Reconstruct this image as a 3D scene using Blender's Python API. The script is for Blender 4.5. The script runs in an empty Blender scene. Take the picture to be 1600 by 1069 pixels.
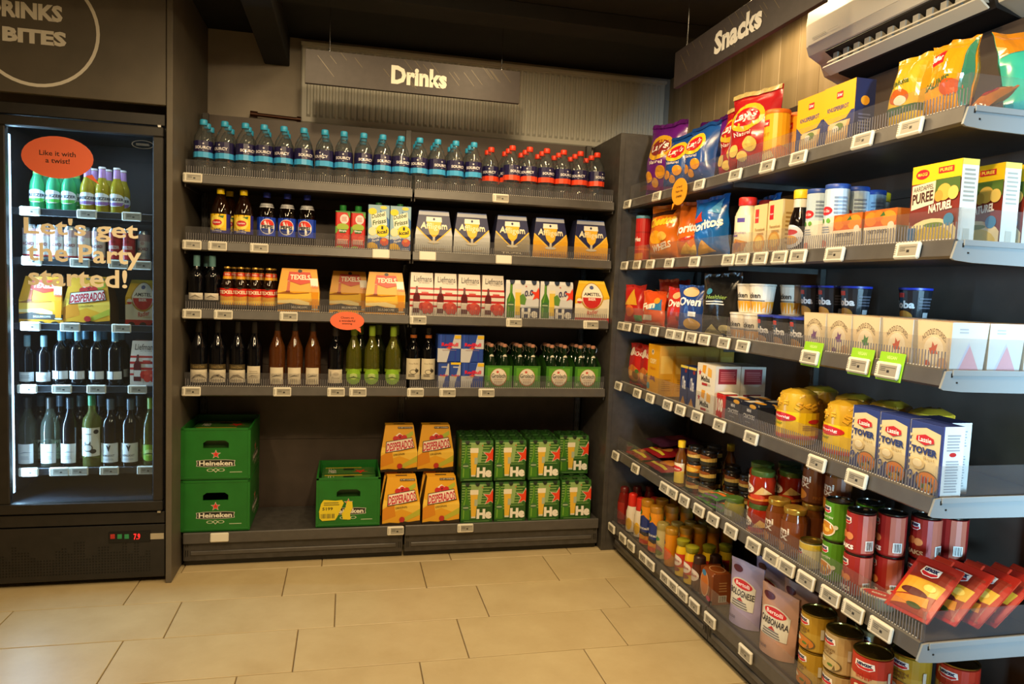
import bpy, bmesh, math, random
from mathutils import Vector, Matrix, noise
random.seed(7)
S = bpy.context.scene
COL = S.collection
PI = math.pi
# ------------------------------------------------------------------ camera
CX, CY, FPX, YAW, PIT, ROL, CAMH = 800.0, 534.5, 1123.5, .2272, -.0766, .039, 1.3428
_cy, _sy, _cp, _sp = math.cos(YAW), math.sin(YAW), math.cos(PIT), math.sin(PIT)
FW = Vector((_sy*_cp, _cy*_cp, _sp))
_r = Vector((_cy, -_sy, 0)); _u = _r.cross(FW)
RT = _r*math.cos(ROL) + _u*math.sin(ROL)
UP = -_r*math.sin(ROL) + _u*math.cos(ROL)
cam = bpy.data.objects.new('camera', bpy.data.cameras.new('camera'))
COL.objects.link(cam)
cam.matrix_world = Matrix(((RT.x, UP.x, -FW.x, 0), (RT.y, UP.y, -FW.y, 0), (RT.z, UP.z, -FW.z, CAMH), (0, 0, 0, 1)))
cam.data.sensor_width = 36; cam.data.sensor_fit = 'HORIZONTAL'; cam.data.lens = FPX*36/1600
cam.data.clip_start = .05
S.camera = cam
# ------------------------------------------------------------------ world, lamps, exposure
S.view_settings.view_transform = 'Standard'; S.view_settings.look = 'None'
S.view_settings.exposure = -0.30; S.view_settings.gamma = 1.0; S.view_settings.use_curve_mapping = False
S.cycles.transparent_max_bounces = 40
S.cycles.max_bounces = 8
W = bpy.data.worlds.new('world'); S.world = W; W.use_nodes = True
W.node_tree.nodes['Background'].inputs[0].default_value = (.9, .8, .7, 1)
W.node_tree.nodes['Background'].inputs[1].default_value = .02
WARM = (1.0, .73, .40); COOL = (.40, .74, 1.0)
def area(name, loc, rot, sx, sy, power, col, spread=PI):
    l = bpy.data.lights.new(name, 'AREA'); l.shape = 'RECTANGLE'; l.size = sx; l.size_y = sy
    l.energy = power; l.color = col; l.spread = spread
    o = bpy.data.objects.new(name, l); COL.objects.link(o); o.location = loc; o.rotation_euler = rot
    return o
def spot(name, loc, target, power, col, size, blend=.5, rad=.03):
    l = bpy.data.lights.new(name, 'SPOT'); l.energy = power; l.color = col; l.spot_size = size; l.spot_blend = blend
    l.shadow_soft_size = rad
    o = bpy.data.objects.new(name, l); COL.objects.link(o); o.location = loc
    o.rotation_euler = (Vector(target)-Vector(loc)).to_track_quat('-Z', 'Y').to_euler()
    return o
area('ceiling_lamp_aisle', (.45, 1.3, 2.52), (0, 0, 0), .10, 1.4, 52, WARM)
area('ceiling_lamp_entrance', (-1.0, .9, 2.52), (0, 0, 0), .10, 1.6, 50, WARM)
area('ceiling_lamp_drinks', (.62, 2.70, 2.52), (0, 0, 0), .05, .8, 17, WARM)
spot('track_spot_corner', (-.22, 2.55, 2.53), (-.1, 3.3, 0), 26, WARM, 2.6, .4, .03)
spot('track_spot_snacks', (.1, .85, 2.5), (1.6, 2.0, 1.0), 110, WARM, 1.3, .7, .05)
spot('track_spot_drinks', (.1, .9, 2.5), (.3, 3.6, 1.1), 95, WARM, 1.3, .8, .05)
spot('ceiling_downlight_snacks', (1.46, 2.60, 2.57), (1.51, 2.68, 1.8), 22, WARM, 2.6, .2, .03)
area('cool_beam_shelf_ends', (.98, -1.6, 1.20), (PI/2, 0, -math.atan2(.68, 3.0)), .16, 1.5, 8.5, COOL, .34)  # narrow beam added inside the room to put cool light on the shelf ends

# ------------------------------------------------------------------ pixel helpers (a pixel column on a known shelf line)
def bx(px, y, z):      # x on the line (y, z) seen in pixel column px
    k = (px-CX)/FPX; a = RT - FW*k
    return -(a.y*y + a.z*(z-CAMH))/a.x
def ry(px, x, z):      # y on the line (x, z) seen in pixel column px
    k = (px-CX)/FPX; a = RT - FW*k
    return -(a.x*x + a.z*(z-CAMH))/a.y
# ------------------------------------------------------------------ materials
MATS = {}
def lin(h):
    c = [int(h[i:i+2], 16)/255 for i in (1, 3, 5)]
    return tuple(x/12.92 if x <= .04045 else ((x+.055)/1.055)**2.4 for x in c) + (1,)
def paint(h, rough=.38, metal=0, spec=.5):
    key = (h, rough, metal)
    if key in MATS: return MATS[key]
    m = bpy.data.materials.new('paint_'+h[1:]); m.use_nodes = True
    b = m.node_tree.nodes['Principled BSDF']
    b.inputs['Base Color'].default_value = lin(h); b.inputs['Roughness'].default_value = rough
    b.inputs['Metallic'].default_value = metal; b.inputs['Specular IOR Level'].default_value = spec
    MATS[key] = m
    return m
def noisy(name, c1, c2, scale, rough=.5, metal=0, bump=0, stretch=(1, 1, 1), detail=4, spec=.5):
    m = bpy.data.materials.new(name); m.use_nodes = True
    nt = m.node_tree; b = nt.nodes['Principled BSDF']
    tc = nt.nodes.new('ShaderNodeTexCoord'); mp = nt.nodes.new('ShaderNodeMapping'); mp.inputs['Scale'].default_value = stretch
    n = nt.nodes.new('ShaderNodeTexNoise'); n.inputs['Scale'].default_value = scale; n.inputs['Detail'].default_value = detail
    r = nt.nodes.new('ShaderNodeValToRGB'); r.color_ramp.elements[0].position = .35; r.color_ramp.elements[1].position = .68
    r.color_ramp.elements[0].color = lin(c1); r.color_ramp.elements[1].color = lin(c2)
    nt.links.new(tc.outputs['Object'], mp.inputs[0]); nt.links.new(mp.outputs[0], n.inputs['Vector'])
    nt.links.new(n.outputs['Fac'], r.inputs[0]); nt.links.new(r.outputs[0], b.inputs['Base Color'])
    b.inputs['Roughness'].default_value = rough; b.inputs['Metallic'].default_value = metal
    b.inputs['Specular IOR Level'].default_value = spec
    if bump:
        bp = nt.nodes.new('ShaderNodeBump'); bp.inputs['Strength'].default_value = bump; bp.inputs['Distance'].default_value = .002
        nt.links.new(n.outputs['Fac'], bp.inputs['Height']); nt.links.new(bp.outputs[0], b.inputs['Normal'])
    return m
def film(name, tint, body=0.0, bodycol='#ffffff', rough=.03, ior=1.45, rim=None):
    """thin clear plastic or glass wall: tinted see-through, a little body colour, fresnel gloss"""
    m = bpy.data.materials.new(name); m.use_nodes = True; nt = m.node_tree; nt.nodes.clear()
    out = nt.nodes.new('ShaderNodeOutputMaterial'); t = nt.nodes.new('ShaderNodeBsdfTransparent'); t.inputs[0].default_value = lin(tint)
    d = nt.nodes.new('ShaderNodeBsdfDiffuse'); d.inputs[0].default_value = lin(bodycol)
    mx = nt.nodes.new('ShaderNodeMixShader'); mx.inputs[0].default_value = body
    nt.links.new(t.outputs[0], mx.inputs[1]); nt.links.new(d.outputs[0], mx.inputs[2])
    g = nt.nodes.new('ShaderNodeBsdfGlossy'); g.inputs['Roughness'].default_value = rough
    lw = nt.nodes.new('ShaderNodeLayerWeight'); lw.inputs[0].default_value = .5
    pw = nt.nodes.new('ShaderNodeMath'); pw.operation = 'POWER'; pw.inputs[1].default_value = 5
    fr = nt.nodes.new('ShaderNodeMath'); fr.operation = 'MULTIPLY_ADD'; fr.inputs[1].default_value = .75; fr.inputs[2].default_value = ((ior-1)/(ior+1))**2
    nt.links.new(lw.outputs['Facing'], pw.inputs[0]); nt.links.new(pw.outputs[0], fr.inputs[0])
    m2 = nt.nodes.new('ShaderNodeMixShader')
    nt.links.new(fr.outputs[0], m2.inputs[0]); nt.links.new(mx.outputs[0], m2.inputs[1]); nt.links.new(g.outputs[0], m2.inputs[2])
    nt.links.new(m2.outputs[0], out.inputs[0])
    if rim:      # darker tint towards the edges, standing in for refraction
        p2 = nt.nodes.new('ShaderNodeMath'); p2.operation = 'POWER'; p2.inputs[1].default_value = 2.2
        mc = nt.nodes.new('ShaderNodeMix'); mc.data_type = 'RGBA'; mc.inputs[6].default_value = lin(tint); mc.inputs[7].default_value = lin(rim)
        nt.links.new(lw.outputs['Facing'], p2.inputs[0]); nt.links.new(p2.outputs[0], mc.inputs[0]); nt.links.new(mc.outputs[2], t.inputs[0])
    return m
def glow(name, h, strength):
    m = bpy.data.materials.new(name); m.use_nodes = True; b = m.node_tree.nodes['Principled BSDF']
    b.inputs['Base Color'].default_value = (0, 0, 0, 1); b.inputs['Emission Color'].default_value = lin(h); b.inputs['Emission Strength'].default_value = strength
    return m
def foil(h, rough=.22): return paint(h, rough, 0, .8)
PET = film('clear_pet', '#f6f8f8', .035, '#c9d2d4', .05, 1.9, '#6f7472')
ACRYL = film('clear_acrylic', '#f7f7f7', .03, '#d8d8e0', .06, 1.35)
GLASS = film('door_glass', '#e4ecf0', .012, '#a0b4c8', .01, 1.45)
DARKGLASS = paint('#07070b', .07); BROWNGLASS = paint('#1d0d05', .07)
WHITEWINE = film('white_wine_glass', '#dcde98', .12, '#a8aa3c', .04, 1.7, '#6a6c2a')
ROSEWINE = film('rose_wine_glass', '#e8b27a', .09, '#c07a3c', .04, 1.7, '#7a4420')
CLEARJAR = film('clear_jar', '#e8e8e0', .04, '#d8d8d0', .04)
STEEL = noisy('dark_shelf_steel', '#3c3936', '#464340', 30, .42, .0, .0)
STEEL2 = noisy('rail_steel', '#4d4a48', '#54514e', 20, .38)
PANEL = noisy('dark_brown_back_panel', '#453a33', '#4d4139', 12, .5)
BLACKP = noisy('black_cooler_paint', '#1f1d1b', '#262321', 25, .45)
CABP = noisy('charcoal_cabinet_laminate', '#5a544a', '#635c51', 8, .5)
CEIL = noisy('black_ceiling_paint', '#121110', '#191715', 10, .8)
WALLP = noisy('beige_plaster', '#a39a8d', '#b0a698', 6, .8, 0, .15)
RADI = paint('#c9c8bd', .4)
CHROME = paint('#c8c8c8', .2, 1)
# ------------------------------------------------------------------ mesh builder
class MB:
    def __init__(s): s.v = []; s.f = []; s.m = []; s.mats = []; s.sm = []
    def mi(s, mat):
        if isinstance(mat, str): mat = paint(mat)
        if mat not in s.mats: s.mats.append(mat)
        return s.mats.index(mat)
    def add(s, vs, fs, mat, smooth=False):
        o = len(s.v); k = s.mi(mat); s.v += [tuple(p) for p in vs]
        for f in fs: s.f.append([i+o for i in f]); s.m.append(k); s.sm.append(smooth)
        return s
    def box(s, x0, x1, y0, y1, z0, z1, mat, bev=0):
        if bev:
            b = min(bev, (x1-x0)/2.01, (y1-y0)/2.01, (z1-z0)/2.01)
            vs = []; idx = {}
            for X in (0, 1):
                for Y in (0, 1):
                    for Z in (0, 1):
                        p = [(x0, x1)[X], (y0, y1)[Y], (z0, z1)[Z]]; q = [(x0+b, x1-b)[X], (y0+b, y1-b)[Y], (z0+b, z1-b)[Z]]
                        for a in range(3):
                            c = list(q); c[a] = p[a]; idx[X, Y, Z, a] = len(vs); vs.append(c)
            fs = []
            for a in range(3):
                o = [i for i in range(3) if i != a]
                for sgn in (0, 1):
                    cyc = []
                    for (i, j) in ((0, 0), (1, 0), (1, 1), (0, 1)):
                        t = [0, 0, 0]; t[a] = sgn; t[o[0]] = i; t[o[1]] = j; cyc.append(idx[t[0], t[1], t[2], a])
                    fs.append(cyc)
            for a in range(3):      # edges along axis a
                o = [i for i in range(3) if i != a]
                for i in (0, 1):
                    for j in (0, 1):
                        t0 = [0, 0, 0]; t0[o[0]] = i; t0[o[1]] = j; t1 = list(t0); t1[a] = 1
                        fs.append([idx[(*t0, o[0])], idx[(*t1, o[0])], idx[(*t1, o[1])], idx[(*t0, o[1])]])
            for X in (0, 1):
                for Y in (0, 1):
                    for Z in (0, 1): fs.append([idx[X, Y, Z, 0], idx[X, Y, Z, 1], idx[X, Y, Z, 2]])
            return s.add(vs, fs, mat)
        vs = [(x, y, z) for x in (x0, x1) for y in (y0, y1) for z in (z0, z1)]
        return s.add(vs, [(0, 1, 3, 2), (4, 6, 7, 5), (0, 4, 5, 1), (2, 3, 7, 6), (0, 2, 6, 4), (1, 5, 7, 3)], mat)
    def lathe(s, prof, mat, seg=20, cx=0, cy=0, caps=True, z0=0, sq=1.0):
        vs = []; fs = []; n = len(prof)
        for (r, z) in prof:
            for k in range(seg):
                a = 2*PI*k/seg; vs.append((cx+r*math.sin(a), cy-r*sq*math.cos(a), z0+z))
        for i in range(n-1):
            for k in range(seg): fs.append((i*seg+k, i*seg+(k+1) % seg, (i+1)*seg+(k+1) % seg, (i+1)*seg+k))
        if caps: fs.append(list(range(seg))[::-1]); fs.append([(n-1)*seg+k for k in range(seg)])
        return s.add(vs, fs, mat, True)
    def tube(s, pts, r, mat, seg=6):
        vs = []; fs = []; pts = [Vector(p) for p in pts]
        for i, p in enumerate(pts):
            d = (pts[min(i+1, len(pts)-1)]-pts[max(i-1, 0)]).normalized()
            a = d.orthogonal().normalized(); b = d.cross(a)
            for k in range(seg):
                t = 2*PI*k/seg; vs.append(p+a*r*math.cos(t)+b*r*math.sin(t))
        for i in range(len(pts)-1):
            for k in range(seg): fs.append((i*seg+k, i*seg+(k+1) % seg, (i+1)*seg+(k+1) % seg, (i+1)*seg+k))
        fs += [list(range(seg))[::-1], [(len(pts)-1)*seg+k for k in range(seg)]]
        return s.add(vs, fs, mat, True)
    def mesh(s, name):
        me = bpy.data.meshes.new(name); me.from_pydata(s.v, [], s.f)
        for m in s.mats: me.materials.append(m)
        me.polygons.foreach_set('material_index', s.m); me.polygons.foreach_set('use_smooth', s.sm)
        bm = bmesh.new(); bm.from_mesh(me); bmesh.ops.recalc_face_normals(bm, faces=bm.faces); bm.to_mesh(me); bm.free()
        if any(s.sm): me.set_sharp_from_angle(angle=.7)
        me.update(); return me
    def build(s, name, parent=None, loc=None):
        o = bpy.data.objects.new(name, s.mesh(name)); COL.objects.link(o)
        if parent: o.parent = parent
        if loc: o.location = loc
        return o
def tag(o, label, cat, group=None):
    o['label'] = label; o['category'] = cat
    if group: o['group'] = group
    return o
def struct(o): o['kind'] = 'structure'; return o
def empty(name, loc=(0, 0, 0)):
    o = bpy.data.objects.new(name, None); o.empty_display_size = .02; COL.objects.link(o); o.location = loc; return o
def dup(root):
    r = root.copy(); COL.objects.link(r)
    for c in root.children:
        d = c.copy(); COL.objects.link(d); d.parent = r
        for g in c.children:
            e = g.copy(); COL.objects.link(e); e.parent = d
    return r
class Kind:
    """one product kind: built once, then copied with all its parts"""
    def __init__(s, name, cat, fn, *a, **k): s.name, s.cat, s.fn, s.a, s.k, s.proto, s.n = name, cat, fn, a, k, None, 0
    def put(s, loc, rz, label, group=None, tilt=None, scale=None):
        if s.proto is None:
            s.proto = empty(s.name); s.fn(s.proto, *s.a, **s.k); o = s.proto
        else: o = dup(s.proto)
        s.n += 1
        o.location = loc; o.rotation_euler = (0, 0, rz) if tilt is None else (tilt[0], tilt[1], rz)
        o.scale = (1, 1, 1) if scale is None else scale
        for k in ('group',):
            if k in o: del o[k]
        tag(o, label, s.cat, group)
        return o
ORD = ['first', 'second', 'third', 'fourth', 'fifth', 'sixth', 'seventh', 'eighth', 'ninth', 'tenth', 'eleventh', 'twelfth', 'thirteenth', 'fourteenth', 'fifteenth', 'sixteenth', 'seventeenth', 'eighteenth', 'nineteenth', 'twentieth', 'twenty-first', 'twenty-second']
def nth(i, n=None):
    if n == 1: return 'only'
    if n == 2: return ('left-hand', 'right-hand')[i]
    if n == 3: return ('leftmost', 'middle', 'rightmost')[i]
    return ORD[i]
# ------------------------------------------------------------------ flat print: 2-D shapes laid on a surface
TXT = {}
def text_tris(t, bold):
    key = (t, bold)
    if key in TXT: return TXT[key]
    cu = bpy.data.curves.new('t', 'FONT'); cu.body = t; cu.size = 1; cu.resolution_u = 2; cu.offset = bold; cu.fill_mode = 'FRONT' if hasattr(cu, 'fill_mode') else 'FRONT'
    o = bpy.data.objects.new('t', cu)
    me = bpy.data.meshes.new_from_object(o)
    me.calc_loop_triangles()
    vs = [(v.co.x, v.co.y) for v in me.vertices]
    tr = [[vs[i] for i in lt.vertices] for lt in me.loop_triangles]
    bpy.data.objects.remove(o); bpy.data.curves.remove(cu); bpy.data.meshes.remove(me)
    xs = [p[0] for t_ in tr for p in t_]; ys = [p[1] for t_ in tr for p in t_]
    x0, x1, y0, y1 = min(xs), max(xs), min(ys), max(ys)
    tr = [[((p[0]-x0)/(x1-x0), (p[1]-y0)/(y1-y0)) for p in q] for q in tr]
    TXT[key] = tr
    return tr
def clip(poly, ax, c):
    a, b = [], []
    n = len(poly)
    for i in range(n):
        p, q = poly[i], poly[(i+1) % n]
        dp, dq = p[ax]-c, q[ax]-c
        if dp <= 0: a.append(p)
        if dp >= 0: b.append(p)
        if dp*dq < 0:
            t = dp/(dp-dq); m = (p[0]+(q[0]-p[0])*t, p[1]+(q[1]-p[1])*t); a.append(m); b.append(m)
    return a, b
def split(polys, ax, cuts):
    for c in cuts:
        out = []
        for p in polys:
            lo = min(q[ax] for q in p); hi = max(q[ax] for q in p)
            if lo < c-1e-9 and hi > c+1e-9:
                a, b = clip(p, ax, c)
                if len(a) > 2: out.append(a)
                if len(b) > 2: out.append(b)
            else: out.append(p)
        polys = out
    return polys
def shapes(op, asp):
    """2-D convex pieces of one print op in unit coordinates; asp = height / width of the face"""
    k = op[0]; a = op[2:]
    if k == 'r': x0, y0, x1, y1 = a; return [[(x0, y0), (x1, y0), (x1, y1), (x0, y1)]]
    if k == 'e':
        cx, cy, rx, ry_ = a[:4]; return [[(cx+rx*math.cos(t*PI/10), cy+ry_*math.sin(t*PI/10)) for t in range(20)]]
    if k == 'h':      # half ellipse: above (s=1) or below (s=-1) its centre
        cx, cy, rx, ry_, sg = a; return [[(cx+rx*math.cos(t*PI/10), cy+sg*ry_*math.sin(t*PI/10)) for t in range(11)]]
    if k == 'o':
        cx, cy, rx, ry_, w = a; P = []
        for t in range(20):
            A, B = t*PI/10, (t+1)*PI/10
            P.append([(cx+rx*math.cos(A), cy+ry_*math.sin(A)), (cx+rx*math.cos(B), cy+ry_*math.sin(B)), (cx+rx*(1-w)*math.cos(B), cy+ry_*(1-w)*math.sin(B)), (cx+rx*(1-w)*math.cos(A), cy+ry_*(1-w)*math.sin(A))])
        return P
    if k == 'p':
        pts = a[0]; c = (sum(p[0] for p in pts)/len(pts), sum(p[1] for p in pts)/len(pts))
        return [[c, pts[i], pts[(i+1) % len(pts)]] for i in range(len(pts))]
    if k == 's':
        cx, cy, r = a[:3]; rot = a[3] if len(a) > 3 else 0
        pts = [(cx+(r if i % 2 == 0 else r*.4)*math.sin(rot+i*PI/5), cy+(r if i % 2 == 0 else r*.4)*math.cos(rot+i*PI/5)/asp) for i in range(10)]
        return [[(cx, cy), pts[i], pts[(i+1) % 10]] for i in range(10)]
    if k == 't':
        s_, x0, y0, x1, y1 = a[:5]; bold = a[5] if len(a) > 5 else .03; sh = a[6] if len(a) > 6 else 0; arc = a[7] if len(a) > 7 else 0
        return [[(x0+(x1-x0)*p[0], y0+(y1-y0)*p[1]+sh*(p[0]-.5)-arc*(2*p[0]-1)**2) for p in q] for q in text_tris(s_, bold)]
    if k == 'n':      # rows of small print, drawn as fine bars
        x0, y0, x1, y1, n = a; P = []
        for i in range(n):
            y = y0+(y1-y0)*(i+.25)/n; h = (y1-y0)/n*.45; e = .12*(x1-x0)*((i*7) % 5)/5
            P.append([(x0, y), (x1-e, y), (x1-e, y+h), (x0, y+h)])
        return P
    if k == 'b':      # bar code
        x0, y0, x1, y1 = a; P = []
        for i in range(9):
            x = x0+(x1-x0)*i/9; w = (x1-x0)/9*(.35+.3*((i*5) % 3)/2); P.append([(x, y0), (x+w, y0), (x+w, y1), (x, y1)])
        return P
def prints(mb, ops, w, h, fn, ucut=(), vcut=(), lift=.00025, mat=paint, clipx=None):
    """lay ops (unit coords) on a w x h face; fn(u, v, off) -> point; u in [-w/2, w/2], v in [0, h]"""
    for i, op in enumerate(ops):
        P = [[((x-.5)*w, y*h) for x, y in q] for q in shapes(op, h/w)]
        for ax, lo, hi in ((0, -w/2, w/2), (1, 0, h)):
            if any(p[ax] < lo-1e-6 or p[ax] > hi+1e-6 for q in P for p in q):
                P = [q for q in (clip(q, ax, hi)[0] for q in P) if len(q) > 2]; P = [q for q in (clip(q, ax, lo)[1] for q in P) if len(q) > 2]
        P = split(split(P, 0, ucut), 1, vcut)
        m = op[1] if not isinstance(op[1], str) else mat(op[1])
        for q in P: mb.add([fn(u, v, lift*(i+1)) for u, v in q], [range(len(q))], m)
def front(y, z0=0, cx=0): return lambda u, v, o: (cx+u, y-o, z0+v)
def back_of(y, z0=0): return lambda u, v, o: (-u, y+o, z0+v)
def side(x, z0=0): return lambda u, v, o: (x+o, u, z0+v)          # +x side
def lside(x, z0=0): return lambda u, v, o: (x-o, -u, z0+v)       # -x side
def topf(z, cy=0): return lambda u, v, o: (u, v+cy, z+o)
def cyl(r, z0, cx=0, cy=0, r1=None, h=1):
    def f(u, v, o):
        R = r+((r1-r)*v/h if r1 else 0)
        return (cx+(R+o)*math.sin(u/r), cy-(R+o)*math.cos(u/r), z0+v)
    return f
def ucuts(w, n): return [-w/2+w*i/n for i in range(1, n)]
# ------------------------------------------------------------------ the setting
YB, XR = 3.4455, 1.353
YWALL, XWALL, ZC = 4.05, 1.845, 2.60
YBK, XBK = 3.85, 1.757          # faces of the shelving back panels
b = MB(); b.box(-3, XWALL+.05, -2.6, YWALL+.05, -.06, -.006, noisy('grout', '#6d5a3c', '#7b6746', 40, .9)); floor = struct(b.build('floor'))
def tile_mat():
    m = bpy.data.materials.new('beige_floor_tile'); m.use_nodes = True; nt = m.node_tree; b = nt.nodes['Principled BSDF']
    tc = nt.nodes.new('ShaderNodeTexCoord'); oi = nt.nodes.new('ShaderNodeObjectInfo')
    n = nt.nodes.new('ShaderNodeTexNoise'); n.noise_dimensions = '4D'; n.inputs['Scale'].default_value = 4.5; n.inputs['Detail'].default_value = 7; n.inputs['Roughness'].default_value = .65
    mu = nt.nodes.new('ShaderNodeMath'); mu.operation = 'MULTIPLY'; mu.inputs[1].default_value = 37
    nt.links.new(oi.outputs['Random'], mu.inputs[0]); nt.links.new(mu.outputs[0], n.inputs['W']); nt.links.new(tc.outputs['Object'], n.inputs['Vector'])
    r = nt.nodes.new('ShaderNodeValToRGB'); e = r.color_ramp.elements; e[0].position = .3; e[1].position = .72; e[0].color = lin('#b5a076'); e[1].color = lin('#c6b48a')
    nt.links.new(n.outputs['Fac'], r.inputs[0]); nt.links.new(r.outputs[0], b.inputs['Base Color'])
    b.inputs['Roughness'].default_value = .42
    bp = nt.nodes.new('ShaderNodeBump'); bp.inputs['Strength'].default_value = .08; bp.inputs['Distance'].default_value = .002
    nt.links.new(n.outputs['Fac'], bp.inputs['Height']); nt.links.new(bp.outputs[0], b.inputs['Normal'])
    return m
TILE = tile_mat(); TW, TH = .6135, .31
offs = {0: .523, 1: .37, 2: -.022, 3: .457, 4: .278}
def tile_mesh(w): return MB().box(-w/2+.002, w/2-.002, -TH/2+.002, TH/2-.002, -.012, 0, TILE, .0016).mesh('tile')
full_tile = tile_mesh(TW); row = -1
y1 = 3.395+2*TH
while y1 > -2.5:
    o0 = offs.get(row, (.19*row*row) % TW); x = o0 - TW*math.ceil((o0+3)/TW)
    while x < XWALL:
        a, c = max(x, -3), min(x+TW, XWALL)
        if c-a > .02:
            me = full_tile if c-a > TW-.001 else tile_mesh(c-a)
            t = bpy.data.objects.new('tile', me); COL.objects.link(t); t.parent = floor; t.location = ((a+c)/2, y1-TH/2, 0)
        x += TW
    y1 -= TH; row += 1
struct(MB().box(-3, XWALL, YWALL, YWALL+.06, 0, ZC, WALLP).build('wall_back'))
WOODS = [noisy('pale_plank_%d' % i, a, c, 3.2, .55, 0, .12, (6, 6, .55), 8) for i, (a, c) in enumerate((('#b09a72', '#c2ac84'), ('#a7926a', '#b9a37a'), ('#b8a37a', '#c8b38c')))]
wr = struct(MB().box(XWALL, XWALL+.06, .75, YWALL, 0, ZC, paint('#4a3f2e', .8)).build('wall_right'))
y = YWALL; i = 0
while y > .85:
    w = .142; MB().box(XWALL-.012, XWALL, y-w+.002, y-.001, 0, ZC, WOODS[(i*5) % 3], .002).build('plank', wr); y -= w; i += 1
struct(MB().box(XWALL, XWALL+.06, -2.6, -1.5, 0, ZC, WALLP).box(XWALL, XWALL+.06, -1.5, .75, 0, .5, WALLP).box(XWALL, XWALL+.06, -1.5, .75, 2.4, ZC, WALLP).build('wall_street'))
wf = MB(); fm = paint('#2c2c2e', .4)
for (a, c, d, e) in ((-1.5, .75, .5, .56), (-1.5, .75, 2.34, 2.4), (-1.5, -1.44, .56, 2.34), (.69, .75, .56, 2.34), (-.41, -.35, .56, 2.34)): wf.box(XWALL, XWALL+.05, a, c, d, e, fm)
struct(wf.build('window_1'))
struct(MB().box(-3.06, -3, -2.6, YWALL, 0, ZC, WALLP).build('wall_left'))
struct(MB().box(-3, XWALL, -2.66, -2.6, 0, ZC, WALLP).build('wall_front'))
struct(MB().box(-3, XWALL, -2.6, YWALL, ZC, ZC+.06, CEIL).build('ceiling'))
struct(MB().box(-.445, -.32, -2.6, YWALL, 2.45, ZC, CEIL, .004).build('trim_1'))
struct(MB().box(-3, XWALL, 3.2, 3.36, 2.53, ZC, CEIL, .004).build('trim_2'))
# ------------------------------------------------------------------ radiator, pipes
rad = empty('radiator', (0, 4.0, 2.16)); x0, x1 = -.258, 1.785
b = MB(); b.box(x0, x1, .0, .035, 0, .40, RADI, .006); b.build('panel', rad)
b = MB(); n = 62; sp = (x1-x0-.05)/n
vs = []; fs = []
for i in range(n):
    xa = x0+.025+i*sp
    for (dx, dy, zz) in ((.004, 0, .03), (.010, -.008, .042), (sp-.012, -.008, .042), (sp-.006, 0, .03), (.004, 0, .385), (.010, -.008, .372), (sp-.012, -.008, .372), (sp-.006, 0, .385)): vs.append((xa+dx, dy, zz))
    o = i*8; fs += [(o, o+1, o+5, o+4), (o+1, o+2, o+6, o+5), (o+2, o+3, o+7, o+6), (o, o+3, o+2, o+1), (o+4, o+5, o+6, o+7)]
b.add(vs, fs, RADI); b.build('flutes', rad)
MB().box(x0-.004, x1+.004, -.014, .045, .392, .412, RADI, .004).build('top_grille', rad)
tag(rad, 'wide white ribbed panel radiator high on the back wall behind the hanging sign', 'radiator')
pp = empty('heating_pipe', (0, 3.99, 2.165)); cop = paint('#4a2c1c', .35, .6)
MB().tube([(-.5, 0, .012), (-.26, 0, .004)], .010, cop, 10).build('pipe', pp)
MB().tube([(-.505, 0, .013), (-.47, 0, .011)], .016, cop, 10).build('fitting', pp); MB().tube([(-.275, 0, .006), (-.255, 0, .004)], .015, cop, 10).build('fitting', pp)
tag(pp, 'short brown copper pipe running to the lower left corner of the radiator', 'pipe')
# ------------------------------------------------------------------ hanging signs
def sign(name, txt, tx0, tx1, label, wires, L=.99):
    r = empty(name); bm_ = noisy('sign_board', '#332b29', '#3a3130', 30, .5)
    MB().box(0, L, 0, .02, 0, .15, bm_, .001).build('board', r)
    b = MB(); ops = []
    ln = '#6a5c3c'
    rnd = random.Random(len(txt)+3)
    for i in range(22):
        x = rnd.uniform(-.05, .95); t = rnd.uniform(.0, .55); l = rnd.uniform(.2, .45); k = .13
        ops.append(('p', ln, [(x, 1-t), (x+k*l, 1-t-l), (x+k*l+.0025, 1-t-l), (x+.0025, 1-t)]))
    ops = [o for o in ops if min(p[0] for p in o[2]) > .005 and max(p[0] for p in o[2]) < .995 and min(p[1] for p in o[2]) > .03]
    prints(b, ops, L, .15, front(0, 0, L/2), lift=.00003); b.build('line_pattern', r)['kind'] = 'stuff'
    b = MB(); prints(b, [('t', paint('#e9e4d6', .5), txt, tx0, .22, tx1, .78, .045)], L, .15, front(0, 0, L/2), lift=.002); b.build('lettering', r)
    for wx in wires:
        b = MB(); b.tube([(wx, .01, .15), (wx, .01, .165)], .004, CHROME, 8); b.tube([(wx, .01, .163), (wx, .01, ZC-2.22)], .0012, CHROME, 5); b.tube([(wx, .01, .175), (wx, .01, .2)], .003, CHROME, 8); w_ = b.build('wire', r)
        b = MB(); b.lathe([(.009, .147), (.009, .151)], CHROME, 10, wx, .01); b.build('hook', w_)
    return tag(r, label, 'sign')
s1 = sign('hanging_sign', 'Drinks', .385, .645, 'long dark hanging sign lettered Drinks in front of the radiator', (.105, .9)); s1.location = (-.205, 3.44, 2.22)
ya, yb_ = ry(1117, 1.35, 2.30), ry(1193, 1.35, 2.33)
s2 = sign('hanging_sign', 'Snacks', (2.945-ya), (2.945-yb_), 'long dark hanging sign lettered Snacks above the right-hand snack shelves', (.09, .9), 1.0); s2.location = (1.35, 2.945, 2.22); s2.rotation_euler.z = -PI/2
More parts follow.
